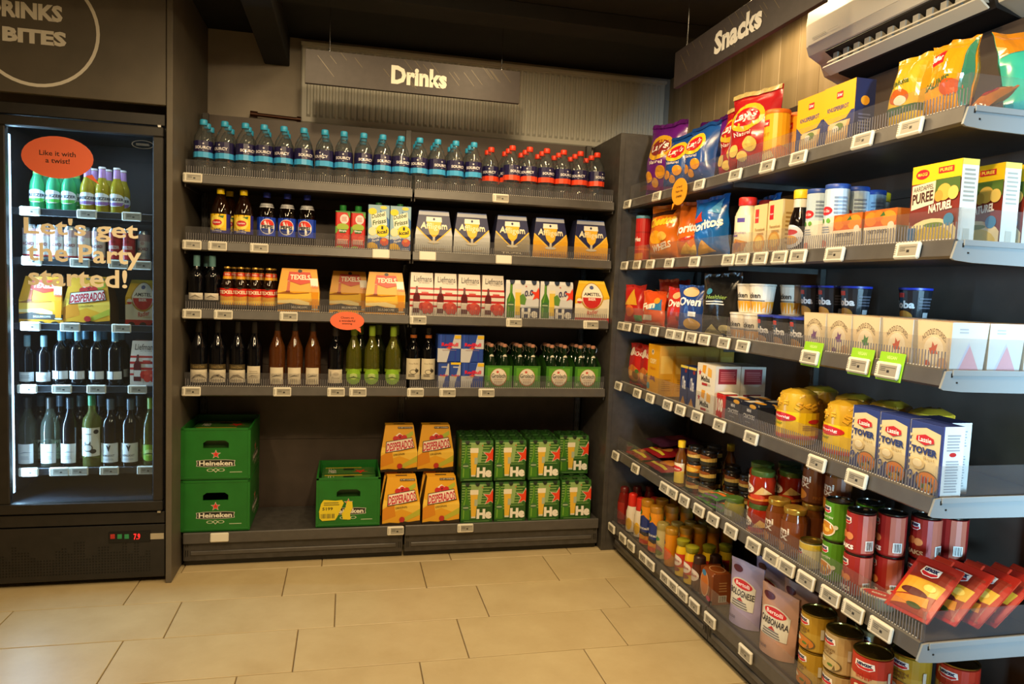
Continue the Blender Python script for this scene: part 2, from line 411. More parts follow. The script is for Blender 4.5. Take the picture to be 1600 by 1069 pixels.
# ------------------------------------------------------------------ air conditioner
ac = empty('air_conditioner', (XWALL-.013, 2.395, 2.126)); acw = paint('#e6e1d2', .35); acd = paint('#14110f', .6)
def extr(prof, y0, y1, mat, b=None):
    b = b or MB(); n = len(prof); vs = [(x, y0, z) for x, z in prof]+[(x, y1, z) for x, z in prof]
    return b.add(vs, [(i, (i+1) % n, n+(i+1) % n, n+i) for i in range(n)]+[list(range(n))[::-1], list(range(n, 2*n))], mat)
LAC = .86
extr([(-.012, .0), (-.012, .33), (-.15, .335), (-.20, .315), (-.22, .28), (-.228, .2), (-.222, .125), (-.21, .095), (-.16, .07), (-.14, .03), (-.06, 0)], 0, -LAC, acw).build('housing', ac)
extr([(-.224, .127), (-.231, .2), (-.223, .28), (-.203, .317), (-.199, .314), (-.219, .28), (-.2285, .2), (-.2215, .127)], -.012, -LAC+.012, acw).build('front_cover', ac)
extr([(-.205, .092), (-.1585, .068), (-.139, .028), (-.06, .002), (-.05, -.006), (-.146, .016), (-.166, .062), (-.208, .086)], -.09, -LAC+.13, acd).build('outlet', ac)  # dark outlet slot, its black carried along the underside as painted shade
for i in range(12):
    yy = -.13-i*.052; MB().box(-.194, -.152, yy-.011, yy+.011, .034, .074, '#b9b4a6').build('vane', ac)
for (za, zb2) in ((.044, .044),): extr([(-.205, za), (-.199, zb2+.008), (-.197, zb2+.006), (-.202, za)], -.10, -LAC+.14, acw).build('louver', ac)
extr([(-.210, .030), (-.176, .008), (-.173, .012), (-.206, .036)], -.085, -LAC+.125, acw).build('flap', ac)
MB().box(-.205, -.199, -LAC+.07, -LAC+.105, .089, .096, '#6d6a66').build('control_window', ac); MB().box(-.188, -.180, -LAC+.03, -LAC+.07, .078, .085, '#77746f').build('control_window', ac)
b = MB(); prints(b, [('n', '#9a968a', .0, .2, .55, .8, 2), ('r', '#9a968a', .62, .45, 1, .52)], .14, .014, lambda u, v, o: (-.2265-o*4, -.11-u, .138+v)); b.build('maker_lettering', ac)
tag(ac, 'cream wall-mounted air conditioner with open slatted outlet above the snack shelves', 'air conditioner')
# ------------------------------------------------------------------ shelving
def make_panel(o, L, h, name, seams):
    b = MB(); b.box(0, L, 0, .018, 0, seams[0]-.002, PANEL); b.build('panel', o)
    for i, z in enumerate(seams):
        z1 = seams[i+1] if i+1 < len(seams) else h
        MB().box(0, L, 0, .018, z, z1-.002, PANEL).build('panel', o)
def upright(o, x, h):
    b = MB(); b.box(x-.014, x+.014, -.022, 0, 0, h, STEEL, .001); u_ = b.build('upright', o)
    b = MB(); z = .12
    while z < h-.05:
        for dx in (-.007, .007): b.box(x+dx-.0022, x+dx+.0022, -.0228, -.0215, z, z+.03, '#060606')
        z += .05
    b.build('slots', u_)['kind'] = 'stuff'
def frame(name, L, h, label, xs, seams):
    o = empty(name); make_panel(o, L, h, name, seams)
    for x in xs: upright(o, x, h)
    return tag(o, label, 'shelving')
fb = frame('shelving_frame', 2.01, 2.13, 'dark brown back panels and slotted uprights behind the drinks shelves', (.02, 1.005, 1.99), (.51, .9, 1.3, 1.7)); fb.location = (-.712, YBK, .0)
fr_ = frame('shelving_frame', 2.45, 2.12, 'dark back panels and slotted uprights behind the snack shelves', (.45, 1.435, 2.425), (.47, .87, 1.27, 1.68)); fr_.location = (XBK, 3.84, 0); fr_.rotation_euler.z = -PI/2
cp = empty('corner_post'); MB().box(1.306, 1.75, 3.425, 3.845, .0, 2.125, STEEL, .002).build('cover', cp)
MB().box(1.33, 1.331, 3.4245, 3.4255, .05, 2.1, '#1b1a19').build('seam', cp); MB().box(1.327, 1.333, 3.4225, 3.425, 1.235, 1.241, CHROME).build('screw', cp)
tag(cp, 'dark steel corner post closing the gap between drinks and snack shelves', 'post')
def rail_strip(o, L, D, rib_from, rib_to, rh=.075, endplate=False, near=False, split_at=None):
    b = MB(); b.box(0, L, .008, D, -.026, -.002, STEEL); b.box(.0, L, .008, D, -.002, -.0006, STEEL); b.build('deck', o)
    b = MB(); pr = [(-.0, .010), (.004, .013), (.010, .013), (.010, -.0), (.004, -.032), (-.006, -.026)]
    vs = [(0, y, z) for y, z in pr]+[(L, y, z) for y, z in pr]; n = len(pr)
    b.add(vs, [(i, (i+1) % n, n+(i+1) % n, n+i) for i in range(n)]+[list(range(n)), list(range(n, 2*n))[::-1]], STEEL2)
    b.build('price_rail', o)
    segs = [(0.002, L-.002)] if not split_at else [(.002, split_at-.001), (split_at+.001, L-.002)]
    for (a, c) in segs:
        g = MB(); g.box(a, c, .010, .0125, .004, rh, ACRYL); g = g.build('front_riser', o)
        b = MB(); x = max(a, rib_from)+.004
        while x < min(c, rib_to)-.004:
            b.box(x, x+.0022, .0085, .0100, .006, rh*.62, paint('#77757a', .2)); x += .0098
        x = a+.01
        while x < c-.01: b.box(x, x+.0045, .0065, .0075, .012, .0155, '#c9c5ba'); x += .0098
        r_ = b.build('ribs', g); r_['kind'] = 'stuff'
    if endplate:
        b = MB(); pr = [(-.004, .0), (.0, .012), (.03, .012), (D, .012), (D, -.045), (.012, -.045)]
        ep = paint('#8f9496', .35)
        pr = [(-.008, -.032), (.004, .008), (.022, .010), (D, .010), (D, -.045), (.05, -.040), (.0, -.036)]
        vs = [(L, y, z) for y, z in pr]+[(L+.006, y, z) for y, z in pr]; n = len(pr)
        b.add(vs, [(i, (i+1) % n, n+(i+1) % n, n+i) for i in range(n)]+[list(range(n)), list(range(n, 2*n))[::-1]], ep); e = b.build('end_plate', o)
        b = MB(); b.box(L+.006, L+.010, .02, D, -.002, .012, ep, .001); b.box(L+.006, L+.0075, .018, .022, -.006, .004, '#101010'); b.box(L+.006, L+.0075, .033, .037, -.02, -.016, '#101010'); b.build('flange', e)
        b = MB(); b.box(L-.004, L-.0015, .012, D-.02, .008, rh, ACRYL); b.box(L-.006, L, .008, .014, .004, rh, ACRYL); b.build('side_riser', o)
    else:
        for x in (0, L-.004): MB().box(x, x+.004, .008, D, -.045, -.002, STEEL).build('bracket', o)
SZ = {1: 1.772, 2: 1.480, 3: 1.176, 4: .828}
ZR = {1: 1.781, 2: 1.479, 3: 1.178, 4: .875, 5: .520}
words = {1: 'top', 2: 'second', 3: 'third', 4: 'fourth', 5: 'fifth'}
for k, z in SZ.items():
    for i, (a, c) in enumerate(((-.707, .288), (.298, 1.293))):
        o = empty('shelf_board', (a, YB, z)); rail_strip(o, c-a, YBK-YB-.025, 0, 9)
        tag(o, '%s drinks shelf from the top, %s bay, grey rail with clear riser' % (('first', 'second', 'third', 'fourth')[k-1], ('left', 'right')[i]), 'shelf', 'drinks shelves')
for k, z in ZR.items():
    for i, (a, c) in enumerate(((3.405, 2.405), (2.40, 1.396))):
        o = empty('shelf_board', (XR, a, z)); o.rotation_euler.z = -PI/2
        rail_strip(o, a-c, XBK-XR-.025, 0 if i else (9 if k > 1 else 9), 9, .085, i == 1, True, .5 if i == 0 else None)
        tag(o, '%s snack shelf from the top, %s bay, grey rail with clear riser' % (('first', 'second', 'third', 'fourth', 'fifth')[k-1], ('far', 'near')[i]), 'shelf', 'snack shelves')
def base(o, L, D, H, ends):
    b = MB(); b.box(0, L, 0, D, H-.02, H, STEEL, .001); b.build('deck', o)
    b = MB(); b.box(0, L, .012, .022, .03, H-.02, STEEL); b.build('plinth_panel', o)
    b = MB(); b.box(0, L, -.004, .010, H-.045, H+.006, STEEL2, .003); b.build('front_lip', o)
    b = MB(); b.box(.03, L-.03, .006, .013, .055, .075, STEEL2, .003); b.build('lower_ridge', o)
    b = MB(); b.box(0, L, .035, .05, 0, .035, '#0d0c0b'); b.build('toe_kick', o)
    for x in ends:
        b = MB()
        for dz in (.05, .095): b.box(x-.006, x-.003, .0105, .0125, dz, dz+.03, '#080808').box(x+.003, x+.006, .0105, .0125, dz, dz+.03, '#080808')
        b.build('slots', o)['kind'] = 'stuff'
for i, (a, c) in enumerate(((-.707, .288), (.298, 1.293))):
    o = empty('base_shelf', (a, YB-.002, 0)); base(o, c-a, YBK-YB-.026, .158, (.014, c-a-.014)); tag(o, 'dark steel base shelf with kick panel under the drinks, %s bay' % ('left', 'right')[i], 'shelf', 'base shelves under the drinks')
for i, (a, c) in enumerate(((3.405, 2.405), (2.40, 1.396))):
    o = empty('base_shelf', (XR, a, 0)); o.rotation_euler.z = -PI/2; base(o, a-c, XBK-XR-.026, .158, (.014, a-c-.014))
    b = MB(); L = a-c; b.box(.002, L-.002, .010, .0125, .16, .235, ACRYL); b.build('front_riser', o)
    tag(o, 'dark steel base shelf with clear front riser under the snacks, %s bay' % ('far', 'near')[i], 'shelf', 'base shelves under the snacks')
# ------------------------------------------------------------------ electronic price tags
def tag_parts(o, blank=False):
    b = MB(); b.box(-.040, .040, -.007, .005, -.021, .021, paint('#dedacb', .45), .004); b.build('casing', o)
    b = MB()
    if not blank:
        prints(b, [('r', '#9b978a', .2, .17, .95, .84), ('n', '#4a4740', .26, .42, .5, .74, 3), ('r', '#2f2d29', .55, .36, .66, .52), ('r', '#5b574e', .26, .66, .9, .70), ('n', '#8b877c', .05, .2, .13, .8, 5)], .08, .042, front(-.007, -.021), lift=.0001); b.build('screen', o)
TAG = Kind('price_tag', 'price tag', tag_parts); TAGB = Kind('price_tag', 'price tag', tag_parts, True)
def gtag(o):
    tag_parts(o); g = paint('#8fc71d', .5)
    b = MB(); b.box(-.043, .043, .004, .007, -.026, .047, g, .001); prints(b, [('t', '#cfe88f', 'VEGAN', .3, .76, .7, .88, .02)], .086, .073, front(.004, -.026)); b.build('green_holder', o)
TAGG = Kind('price_tag', 'price tag', gtag)
def back_tags(k, z, pxs, where, y=YB-.008):
    n = len(pxs)
    for i, p in enumerate(pxs):
        blank = isinstance(p, str); p = float(p)
        x = bx(p, y, z)
        (TAGB if blank else TAG).put((x, y-.002, z), 0, '%s white price tag, %s from the left on the %s' % ('blank' if blank else 'small', nth(i, 99), where), 'price tags on the drinks shelves', (-.12, 0))
back_tags(1, 1.765, [301, 782], 'top drinks shelf rail')
back_tags(2, 1.472, [300, 340, 405, '595', '668', '787'], 'second drinks shelf rail')  # blank tags here stand for screens whited out by lamp glare
back_tags(3, 1.167, [300, 349, 451, 653, 803, 923], 'third drinks shelf rail')
back_tags(4, .819, [299, 441, 525, 559, 649, 699, 760], 'fourth drinks shelf rail')
back_tags(5, .143, ['343', 618, 727], 'drinks base shelf', YB-.010)
RT_PX = {1: [981, 1027, 1093.6, 1150, 1200, 1248.6, 1349, 1423.5], 2: [976.5, 996, 1017, 1046.5, 1086, 1139, 1161, 1189, 1219, 1248, 1305, 1419], 3: [971.5, 981, 998, 1023, 1048.5, 1062, 1081, 1101.5, 1132, 1161.6, -1266, -1342, -1388],
    4: [967, 996.5, 1016.7, 1044, 1064, 1090, 1125, 1174.5, 1277, 1339], 5: [962.5, 993.5, 1039, 1051, 1070, 1093, 1115, 1143, 1178, 1206, 1230, 1260, 1298, 1334, 1377], 6: [956.7, 974, 987, 1006, 1015.6, 1040, 1053, 1068, 1086, 1110.5, 1166]}
for k, pxs in RT_PX.items():
    z = ZR[k]-.010 if k < 6 else .135
    last = 99
    for i, p in enumerate(pxs):
        y = ry(abs(p), XR-.01, z); y = min(y, last-.081); last = y
        K_ = TAGG if p < 0 else TAG
        K_.put((XR-.0115 if k < 6 else XR-.012, y, z), -PI/2, ('green-backed price tag, %s from the left on the %s snack shelf rail' if p < 0 else 'white price tag, %s from the left on the %s snack shelf rail') % (nth(i-10 if p < 0 else i, 99), (words.get(k, 'bottom'))), 'green-backed price tags' if p < 0 else 'price tags on the snack shelves', (-.16, 0) if k < 6 else None)
# ------------------------------------------------------------------ speech-bubble clips
def bubble(name, lines, colr, w, h, tail, label):
    o = empty(name); pts = []
    for i in range(28): a = 2*PI*i/28; pts.append((w/2*math.cos(a), h/2*math.sin(a)))
    b = MB(); n = len(pts)
    b.add([(x, -.001, z) for x, z in pts]+[(x, .001, z) for x, z in pts], [list(range(n)), list(range(n, 2*n))[::-1]]+[(i, (i+1) % n, n+(i+1) % n, n+i) for i in range(n)], paint(colr, .5))
    tx, tz = tail; b.add([(tx*w*.55-.012, -.0008, -h*.40), (tx*w*.55+.014, -.0008, -h*.36), (tx*w*.75, -.0008, -h*.5+tz), (tx*w*.55-.012, .0008, -h*.40), (tx*w*.55+.014, .0008, -h*.36), (tx*w*.75, .0008, -h*.5+tz)], [(0, 1, 2), (3, 5, 4), (0, 2, 5, 3), (1, 4, 5, 2), (0, 3, 4, 1)], paint(colr, .5)); b.build('card', o)
    b = MB(); k = len(lines); lh = .17
    prints(b, [('t', '#33231c', t, .5-.021*len(t), .5+(k/2-i-1)*lh+.03, .5+.021*len(t), .5+(k/2-i)*lh-.02, .012) for i, t in enumerate(lines)], w, h, front(-.001, -h/2)); b.build('lettering', o)
    return tag(o, label, 'shelf card')
# ------------------------------------------------------------------ product builders
def bottle(o, prof, glass, cap, label=None, seg=20, extra=None, bold=None):
    """prof: outer profile; cap: (profile, material); label: list of (r, z0, h, arc width, ops)"""
    MB().lathe(prof, glass, seg).build('bottle_body', o)
    if cap: MB().lathe(cap[0], cap[1], 16).build('cap', o)
    for (r, z0, h, w, ops) in (label or []):
        b = MB(); prints(b, ops, w, h, cyl(r+.0004, z0), ucuts(w, 12)); b.build('label', o)
    if extra: extra(o)
def carton(o, w, d, h, col, fops, sops=None, tops=None, bev=.0015, bops=None):
    m = paint(col) if isinstance(col, str) else col
    MB().box(-w/2, w/2, -d/2, d/2, 0, h, m, bev).build('carton', o)
    b = MB(); prints(b, fops, w, h, front(-d/2)); b.build('print', o)
    for ops_, ww, hh, fn in ((sops, d, h, side(w/2)), (sops, d, h, lside(-w/2)), (tops, w, d, topf(h, -d/2))):
        if ops_: b = MB(); prints(b, ops_, ww, hh, fn); b.build('print', o)
def basket(o, w, d, h, fold, topw, topd, col, fops, side_col=None, tops=None, capcol=None, sops=None, bottles=None):
    """six-bottle carrier: upright lower walls, upper walls folding in to a flat top"""
    m = paint(col); sc = paint(side_col or col); zf = h*fold
    fy = lambda v: -d/2 if v <= zf else -d/2+(d-topd)/2*(v-zf)/(h-zf)
    fx = lambda v: w/2 if v <= zf else w/2-(w-topw)/2*(v-zf)/(h-zf)
    vs = []
    for z in (0, zf, h):
        x, y = fx(z), fy(z); vs += [(-x, y, z), (x, y, z), (x, -y, z), (-x, -y, z)]
    b = MB(); b.add(vs, [(0, 1, 5, 4), (4, 5, 9, 8), (2, 3, 7, 6), (6, 7, 11, 10), (8, 9, 10, 11), (3, 2, 1, 0)], m)
    b.add(vs, [(1, 2, 6, 5), (5, 6, 10, 9), (3, 0, 4, 7), (7, 4, 8, 11)], sc); b.build('carrier', o)
    b = MB()
    fn = lambda u, v, of: (u*fx(v)/(w/2), fy(v)-of, v)
    prints(b, fops, w, h, fn, (), (zf,)); b.build('print', o)
    if tops: b = MB(); prints(b, tops, topw, topd, topf(h, -topd/2)); b.build('print', o)
    if sops:
        for sg in (1, -1): b = MB(); prints(b, sops, d, h, lambda u, v, of: (sg*(fx(v)+of), sg*u*(-fy(v))/(d/2), v), (), (zf,)); b.build('print', o)
def bag(o, w, h, d, col, fops, seed=0, slump=.0, gloss=.2, nu=14, nv=18, pinch=.12, name='bag', lean=0, bulge=.5):
    """filled pillow bag with crimped top and bottom seams"""
    rs = Vector((seed*3.1, seed*1.7, seed))
    def surf(u, v, sg, off=0):
        t = max(-1, min(1, 2*u/w)); s = max(0, min(1, v/h))
        e = .06; q = 0 if s < e or s > 1-e else math.sin(PI*(s-e)/(1-2*e))**bulge
        q *= (.72+.5*(1-s)) if slump else 1
        prof = max(0, 1-abs(t)**2.6)**.62
        wr = noise.noise(Vector((u*16, v*11, sg*5))+rs)*.30 + noise.noise(Vector((u*42, v*30, sg*9))+rs)*.10
        y = sg*d/2*q*prof*(1+wr*.9) + .004*noise.noise(Vector((u*30, v*14, 0))+rs)
        x = u*(1-pinch*math.sin(PI*s)*.6) + .006*noise.noise(Vector((0, v*25, sg))+rs)
        zz = v*(1-.03*abs(t)*q) - slump*(1-(1-s)**2)*.0
        y += lean*s*s + (.004*math.sin(u*w*9000) if s > .985 else 0)
        return Vector((x, y + sg*off, zz + .010*noise.noise(Vector((u*18, 3, 1))+rs)*s**4))
    b = MB(); vs = []; fs = []
    for sg in (-1, 1):
        for j in range(nv+1):
            for i in range(nu+1): vs.append(surf(-w/2+w*i/nu, h*j/nv, sg))
    N = (nu+1)*(nv+1)
    for sg in (0, 1):
        for j in range(nv):
            for i in range(nu): a = sg*N+j*(nu+1)+i; fs.append((a, a+1, a+nu+2, a+nu+1))
    for i in range(nu): fs += [(i, i+1, N+i+1, N+i), (N-1-i, N-2-i, 2*N-2-i, 2*N-1-i)]
    for j in range(nv): a = j*(nu+1); c = a+nu+1; fs += [(a, c, N+c, N+a), (a+nu, c+nu, N+c+nu, N+a+nu)]
    b.add(vs, fs, foil(col, gloss) if isinstance(col, str) else col, True); b.build(name, o)
    if fops:
        b = MB(); prints(b, fops, w, h, lambda u, v, of: tuple(surf(u, v, -1, of+.0012)), ucuts(w, nu), [h*j/nv for j in range(1, nv)], lift=.0005, mat=lambda c: foil(c, gloss)); b.build('print', o)
def can(o, r, h, body, lid, ops, z0=0, w=None, seg=24, rim=True):
    b = MB(); b.lathe([(r*.93, 0), (r, .004), (r, h-.006), (r*.97, h-.005)], body, seg); b.build('tin', o)
    b = MB(); b.lathe([(r*.97, h-.003), (r*1.01, h-.002), (r*1.01, h+.001), (r*.93, h+.001), (r*.91, h-.003), (0.001, h-.003)], lid, seg, caps=False); b.build('lid', o)
    w = w or 2*PI*r*.98
    b = MB(); hh = h-.012; prints(b, ops, w, hh, cyl(r+.0003, .006), ucuts(w, 18)); b.build('label', o)
def jar(o, r, h, fill, lid, ops, lab=(.25, .75), w=None, lidh=.018):
    b = MB(); b.lathe([(r*.9, 0), (r, .006), (r, h*.72), (r*.86, h*.84), (r*.84, h-lidh)], fill, 20); b.build('glass', o)
    b = MB(); b.lathe([(r*.88, h-lidh), (r*.9, h-lidh+.002), (r*.9, h-.002), (r*.86, h)], lid, 20); b.build('lid', o)
    if ops:
        w = w or PI*r*1.2; b = MB(); prints(b, ops, w, h*(lab[1]-lab[0]), cyl(r+.0004, h*lab[0]), ucuts(w, 12)); b.build('label', o)
# ------------------------------------------------------------------ drinks: top shelf, water bottles
def water(o, cap, band):
    prof = [(.030, 0), (.037, .004), (.040, .02), (.0385, .03), (.040, .045), (.0385, .055), (.040, .07), (.041, .08), (.041, .165), (.037, .188), (.027, .21), (.016, .228), (.0135, .236), (.0135, .25)]
    ops = [('r', '#1c1748', 0, 0, 1, 1), ('r', band, 0, 0, 1, .33), ('t', '#e6e4ea', 'SOURCY', .36, .5, .64, .68, .03), ('s', '#e6e4ea', .5, .82, .022), ('r', '#b9b6cc', .485, .40, .515, .43)]
    bottle(o, prof, PET, ([(.0155, .236), (.0165, .238), (.0165, .256), (.0145, .260)], paint(cap, .4)), [(.0415, .09, .073, 2*PI*.0415, ops)])
WB = Kind('water_bottle', 'bottle', water, '#2f9fd0', '#3fa6e2'); WR = Kind('water_bottle', 'bottle', water, '#e23a1c', '#ee4a28')
z = SZ[1]
blue = [318.3, 351.3, 383.5, 412.8, 443.8, 475, 507.7, 537.6, 568.5, 598.4, 627, 656, 684.1, 712.3, 740.8]
red = [767.4, 801, 828, 854.7, 881, 907.3, 933.4]
for j, (K_, pxs, nm, off) in enumerate(((WB, blue, 'blue', 0), (WR, red, 'red', 0))):
    for i, p in enumerate(pxs):
        x = bx(p, YB+.062, z+.25)
        for rw in range(3):
            if nm == 'red' and i == 0 and rw == 0: rw0 = 1; continue
            yy = YB+.062+rw*.0855 + random.uniform(-.001, .001)*(rw > 0)
            xx = x if not (nm == 'red' and i == 0) else bx(p, YB+.15, z+.25)
            xx += random.uniform(-.0015, .0015)*(rw > 0)
            where = ('front row', 'second row', 'back row')[rw]
            K_.put((xx, yy, z), random.uniform(-.5, .5), 'clear water bottle with %s cap, %s %s bottle from the left, top drinks shelf' % (nm, where, nth(i, 99)), '%s-capped water bottles' % nm)
# ------------------------------------------------------------------ second drinks shelf
z = SZ[2]
def pop(o, cap, body, ops, foilneck=None):
    prof = [(.030, 0), (.038, .005), (.041, .03), (.040, .05), (.041, .06), (.041, .145), (.038, .165), (.031, .19), (.020, .215), (.0145, .228), (.0145, .24)]
    def ex(q):
        if foilneck: MB().lathe([(.0335, .183), (.0265, .202)], paint(foilneck, .3), 20, caps=False).build('neck_label', q)
    bottle(o, prof, body, ([(.0155, .229), (.0165, .231), (.0165, .25), (.015, .253)], paint(cap, .4)), [(.0415, .053, .085, 2*PI*.0415, ops)], extra=ex)
LIPT = Kind('iced_tea_bottle', 'bottle', pop, '#f1d312', BROWNGLASS, [('r', '#f2c81c', 0, 0, 1, 1), ('p', '#2b2f8f', [(0, 0), (1, 0), (1, .2), (.62, .12), (.5, .22), (.4, .1), (0, .25)]), ('r', '#2b2a86', .66, 0, 1, 1), ('r', '#2b2a86', 0, 0, .33, 1), ('e', '#f6dc5a', .5, .58, .12, .36), ('e', '#c8242a', .5, .55, .085, .16), ('t', '#ffffff', 'Lipton', .44, .49, .56, .61, .02), ('p', '#2f6b2c', [(.52, .88), (.62, .93), (.6, .78)]), ('t', '#e8e8f4', 'Sparkling', .41, .05, .58, .16, .01)])
PEPS = Kind('cola_bottle', 'bottle', pop, '#1c2f9e', paint('#0b0503', .07), [('r', '#1f46c8', 0, 0, 1, 1), ('e', '#f2f2f2', .5, .5, .137, .42), ('h', '#e0352b', .5, .58, .118, .3, 1), ('h', '#15338f', .5, .40, .115, .28, -1), ('t', '#14141e', 'PEPSI', .40, .41, .60, .58, .04)], '#b9bcc4')
for i, p in enumerate((345, 381)): LIPT.put((bx(p, YB+.065, z+.2), YB+.065, z), (-.25, -.12)[i], '%s iced tea bottle with yellow cap and yellow-blue label, second drinks shelf' % nth(i, 2), 'iced tea bottles')
LIPT.put((bx(359, YB+.15, z+.24), YB+.15, z), 0, 'iced tea bottle standing behind the left-hand yellow-capped one, second drinks shelf', 'iced tea bottles')
for i, p in enumerate((417, 449, 480)): PEPS.put((bx(p, YB+.10, z+.2), YB+.10, z), (.2, .0, -.25)[i], '%s dark cola bottle with blue label and round emblem, second drinks shelf' % nth(i, 3), 'cola bottles')
def juice(o):
    carton(o, .066, .066, .185, '#c8281f', [('r', '#3f7d2c', 0, .965, 1, 1), ('p', '#5c9a34', [(0, .42), (.18, .5), (.12, .6), (0, .62)]), ('p', '#5c9a34', [(1, .82), (.86, .9), (.8, .965), (1, .965)]), ('e', '#f3d6d2', .6, .8, .3, .12), ('n', '#c05a5a', .42, .74, .78, .86, 4), ('e', '#9fb83a', .5, .6, .42, .09), ('p', '#2f6a35', [(.2, .54), (.8, .54), (.7, .45), (.3, .45)]), ('t', '#ffffff', 'Slimpie', .24, .47, .76, .53, .02), ('e', '#d8342a', .3, .33, .22, .07), ('e', '#e24a2e', .72, .32, .22, .07), ('n', '#f0dcd0', .15, .17, .9, .3, 4), ('e', '#8fae36', .3, .08, .25, .05), ('e', '#b02018', .75, .09, .2, .06)], bev=.006)
    MB().lathe([(.014, .185), (.016, .19), (.016, .212), (.014, .214)], paint('#1f7d33', .4), 14).build('cap', o)
JU = Kind('juice_carton', 'carton', juice)
for i, (a, c) in enumerate(((524, 547), (548, 571))): JU.put((bx((a+c)/2, YB+.04, z+.1), YB+.075, z), 0, '%s narrow red fruit syrup pack with green cap, second drinks shelf' % nth(i, 2), 'red syrup packs')
def dubbel(o):
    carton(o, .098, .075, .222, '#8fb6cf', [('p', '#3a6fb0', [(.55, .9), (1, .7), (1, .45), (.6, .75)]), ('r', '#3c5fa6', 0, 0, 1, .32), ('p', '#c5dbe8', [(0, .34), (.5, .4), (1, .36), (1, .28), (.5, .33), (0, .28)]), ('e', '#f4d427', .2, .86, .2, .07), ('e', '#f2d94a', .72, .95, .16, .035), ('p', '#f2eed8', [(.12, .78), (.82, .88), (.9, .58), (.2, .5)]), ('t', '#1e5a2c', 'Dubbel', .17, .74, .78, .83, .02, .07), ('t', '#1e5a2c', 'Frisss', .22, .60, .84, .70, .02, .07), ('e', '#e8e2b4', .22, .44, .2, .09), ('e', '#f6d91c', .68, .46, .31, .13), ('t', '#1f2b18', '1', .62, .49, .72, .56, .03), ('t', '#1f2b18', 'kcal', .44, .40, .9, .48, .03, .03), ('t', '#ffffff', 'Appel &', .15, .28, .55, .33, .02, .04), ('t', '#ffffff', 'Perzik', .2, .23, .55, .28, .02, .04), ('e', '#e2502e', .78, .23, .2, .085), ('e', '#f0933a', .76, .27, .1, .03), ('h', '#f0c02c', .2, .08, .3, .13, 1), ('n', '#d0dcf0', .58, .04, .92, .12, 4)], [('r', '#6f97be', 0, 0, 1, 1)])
    MB().lathe([(.015, .222), (.015, .236)], paint('#2f7f46', .4), 14, 0, .01).build('cap', o)
DF = Kind('drink_carton', 'carton', dubbel)
for i, (a, c) in enumerate(((575, 608), (609, 642))): DF.put((bx((a+c)/2, YB+.03, z+.1), YB+.07, z), 0, '%s pale blue fruit drink carton with yellow circle, second drinks shelf' % nth(i, 2), 'fruit drink cartons')
def affl(o, low, txt, fg):
    n = '#1d2250'
    basket(o, .178, .125, .212, .45, .142, .07, low, [('p', '#20265a', [(0, .62), (0, 1), (1, 1), (1, .62), (.5, .26)]), ('r', '#3f5aa0', .0, .95, 1, 1), ('p', '#e8c04a', [(0, .63), (.5, .27), (1, .63), (1, .60), (.5, .24), (0, .60)]), ('p', n, [(0, .90), (0, .64), (.5, .28), (1, .64), (1, .90)]), ('p', '#a9afbf', [(0, .9), (1, .9), (1, .98), (0, .98)]), ('t', '#e4e2da', 'Affligem', .12, .56, .88, .74, .01), ('p', '#e8b52c', [(.26, .78), (.74, .78), (.62, .48), (.53, .40), (.47, .40), (.38, .48)]), ('p', '#f1ede0', [(.26, .86), (.74, .86), (.74, .75), (.26, .75)]), ('e', '#2a2f55', .5, .81, .035, .03), ('r', '#cfc9b6', .47, .30, .53, .41), ('e', '#d6d0bd', .5, .29, .16, .03), ('t', '#efe4bc', 'Affligem', .12, .54, .88, .72, .01), ('r', fg[1], 0, .10, 1, .17), ('t', fg[0], txt, .2, .115, .8, .155, .01)]
        + [('h', '#2a2724', x, 0, .11, .055, 1) for x in (.2, .5, .8)], '#2a2d4c')
AF = {k: Kind('beer_carrier', 'beer pack', affl, *a) for k, a in {'w': ('#b9bcbd', 'BELGISCH WIT', ('#8b6f42', '#b3b3ae')), 't': ('#8f8878', 'TRIPEL', ('#e6ddc4', '#5d554a')), 'b': ('#e0a51f', 'BLOND', ('#7a4d14', '#c98d1c'))}.items()}
for i, (k, p, s) in enumerate((('w', 677.5, 'left-hand of the two silver and navy'), ('w', 737, 'right-hand of the two silver and navy'), ('t', 800, 'taupe and navy'), ('b', 859.5, 'left-hand of the two yellow and navy'), ('b', 923, 'right-hand of the two yellow and navy'))):
    AF[k].put((bx(p, YB+.03, z+.05), YB+.09, z), 0, s+' beer carriers with goblet picture' if 'two' in s else s+' beer carrier with goblet picture', 'beer carriers with goblet picture')
# ------------------------------------------------------------------ third drinks shelf
z = SZ[3]
WINE = [(.030, 0), (.0365, .005), (.037, .02), (.037, .165), (.034, .19), (.024, .215), (.0155, .24), (.014, .26), (.014, .285)]
BORD = [(.030, 0), (.0365, .005), (.037, .02), (.037, .185), (.033, .205), (.020, .222), (.0148, .235), (.014, .26), (.014, .285)]
def wine(o, prof, glass, capc, caplen, labels, H=.31, rf=.3):
    sc = H/.302; pf = [(r, zz*sc) for r, zz in prof]
    bottle(o, pf, glass, ([(.0155, .302*sc-caplen), (.0158, .302*sc-.003), (.013, .302*sc)], paint(capc, rf)), [(.0374, z0, h, w, ops) for (z0, h, w, ops) in labels], 18)
TEALW = Kind('wine_bottle', 'bottle', wine, BORD, DARKGLASS, '#5e8c92', .05, [(.055, .03, .075, [('r', '#d9d2c4', 0, 0, 1, 1), ('p', '#8d8576', [(.1, .2), (.5, .75), (.9, .2), (.5, .68)]), ('n', '#a59b89', .3, .1, .7, .3, 2)])], .255)
for i, p in enumerate((307.5, 332)): TEALW.put((bx(p, YB+.055, z+.2), YB+.055, z), 0, '%s small dark wine bottle with grey-green cap, far left of third drinks shelf' % nth(i, 2), 'grey-green capped wine bottles', None, (.93, .93, 1))
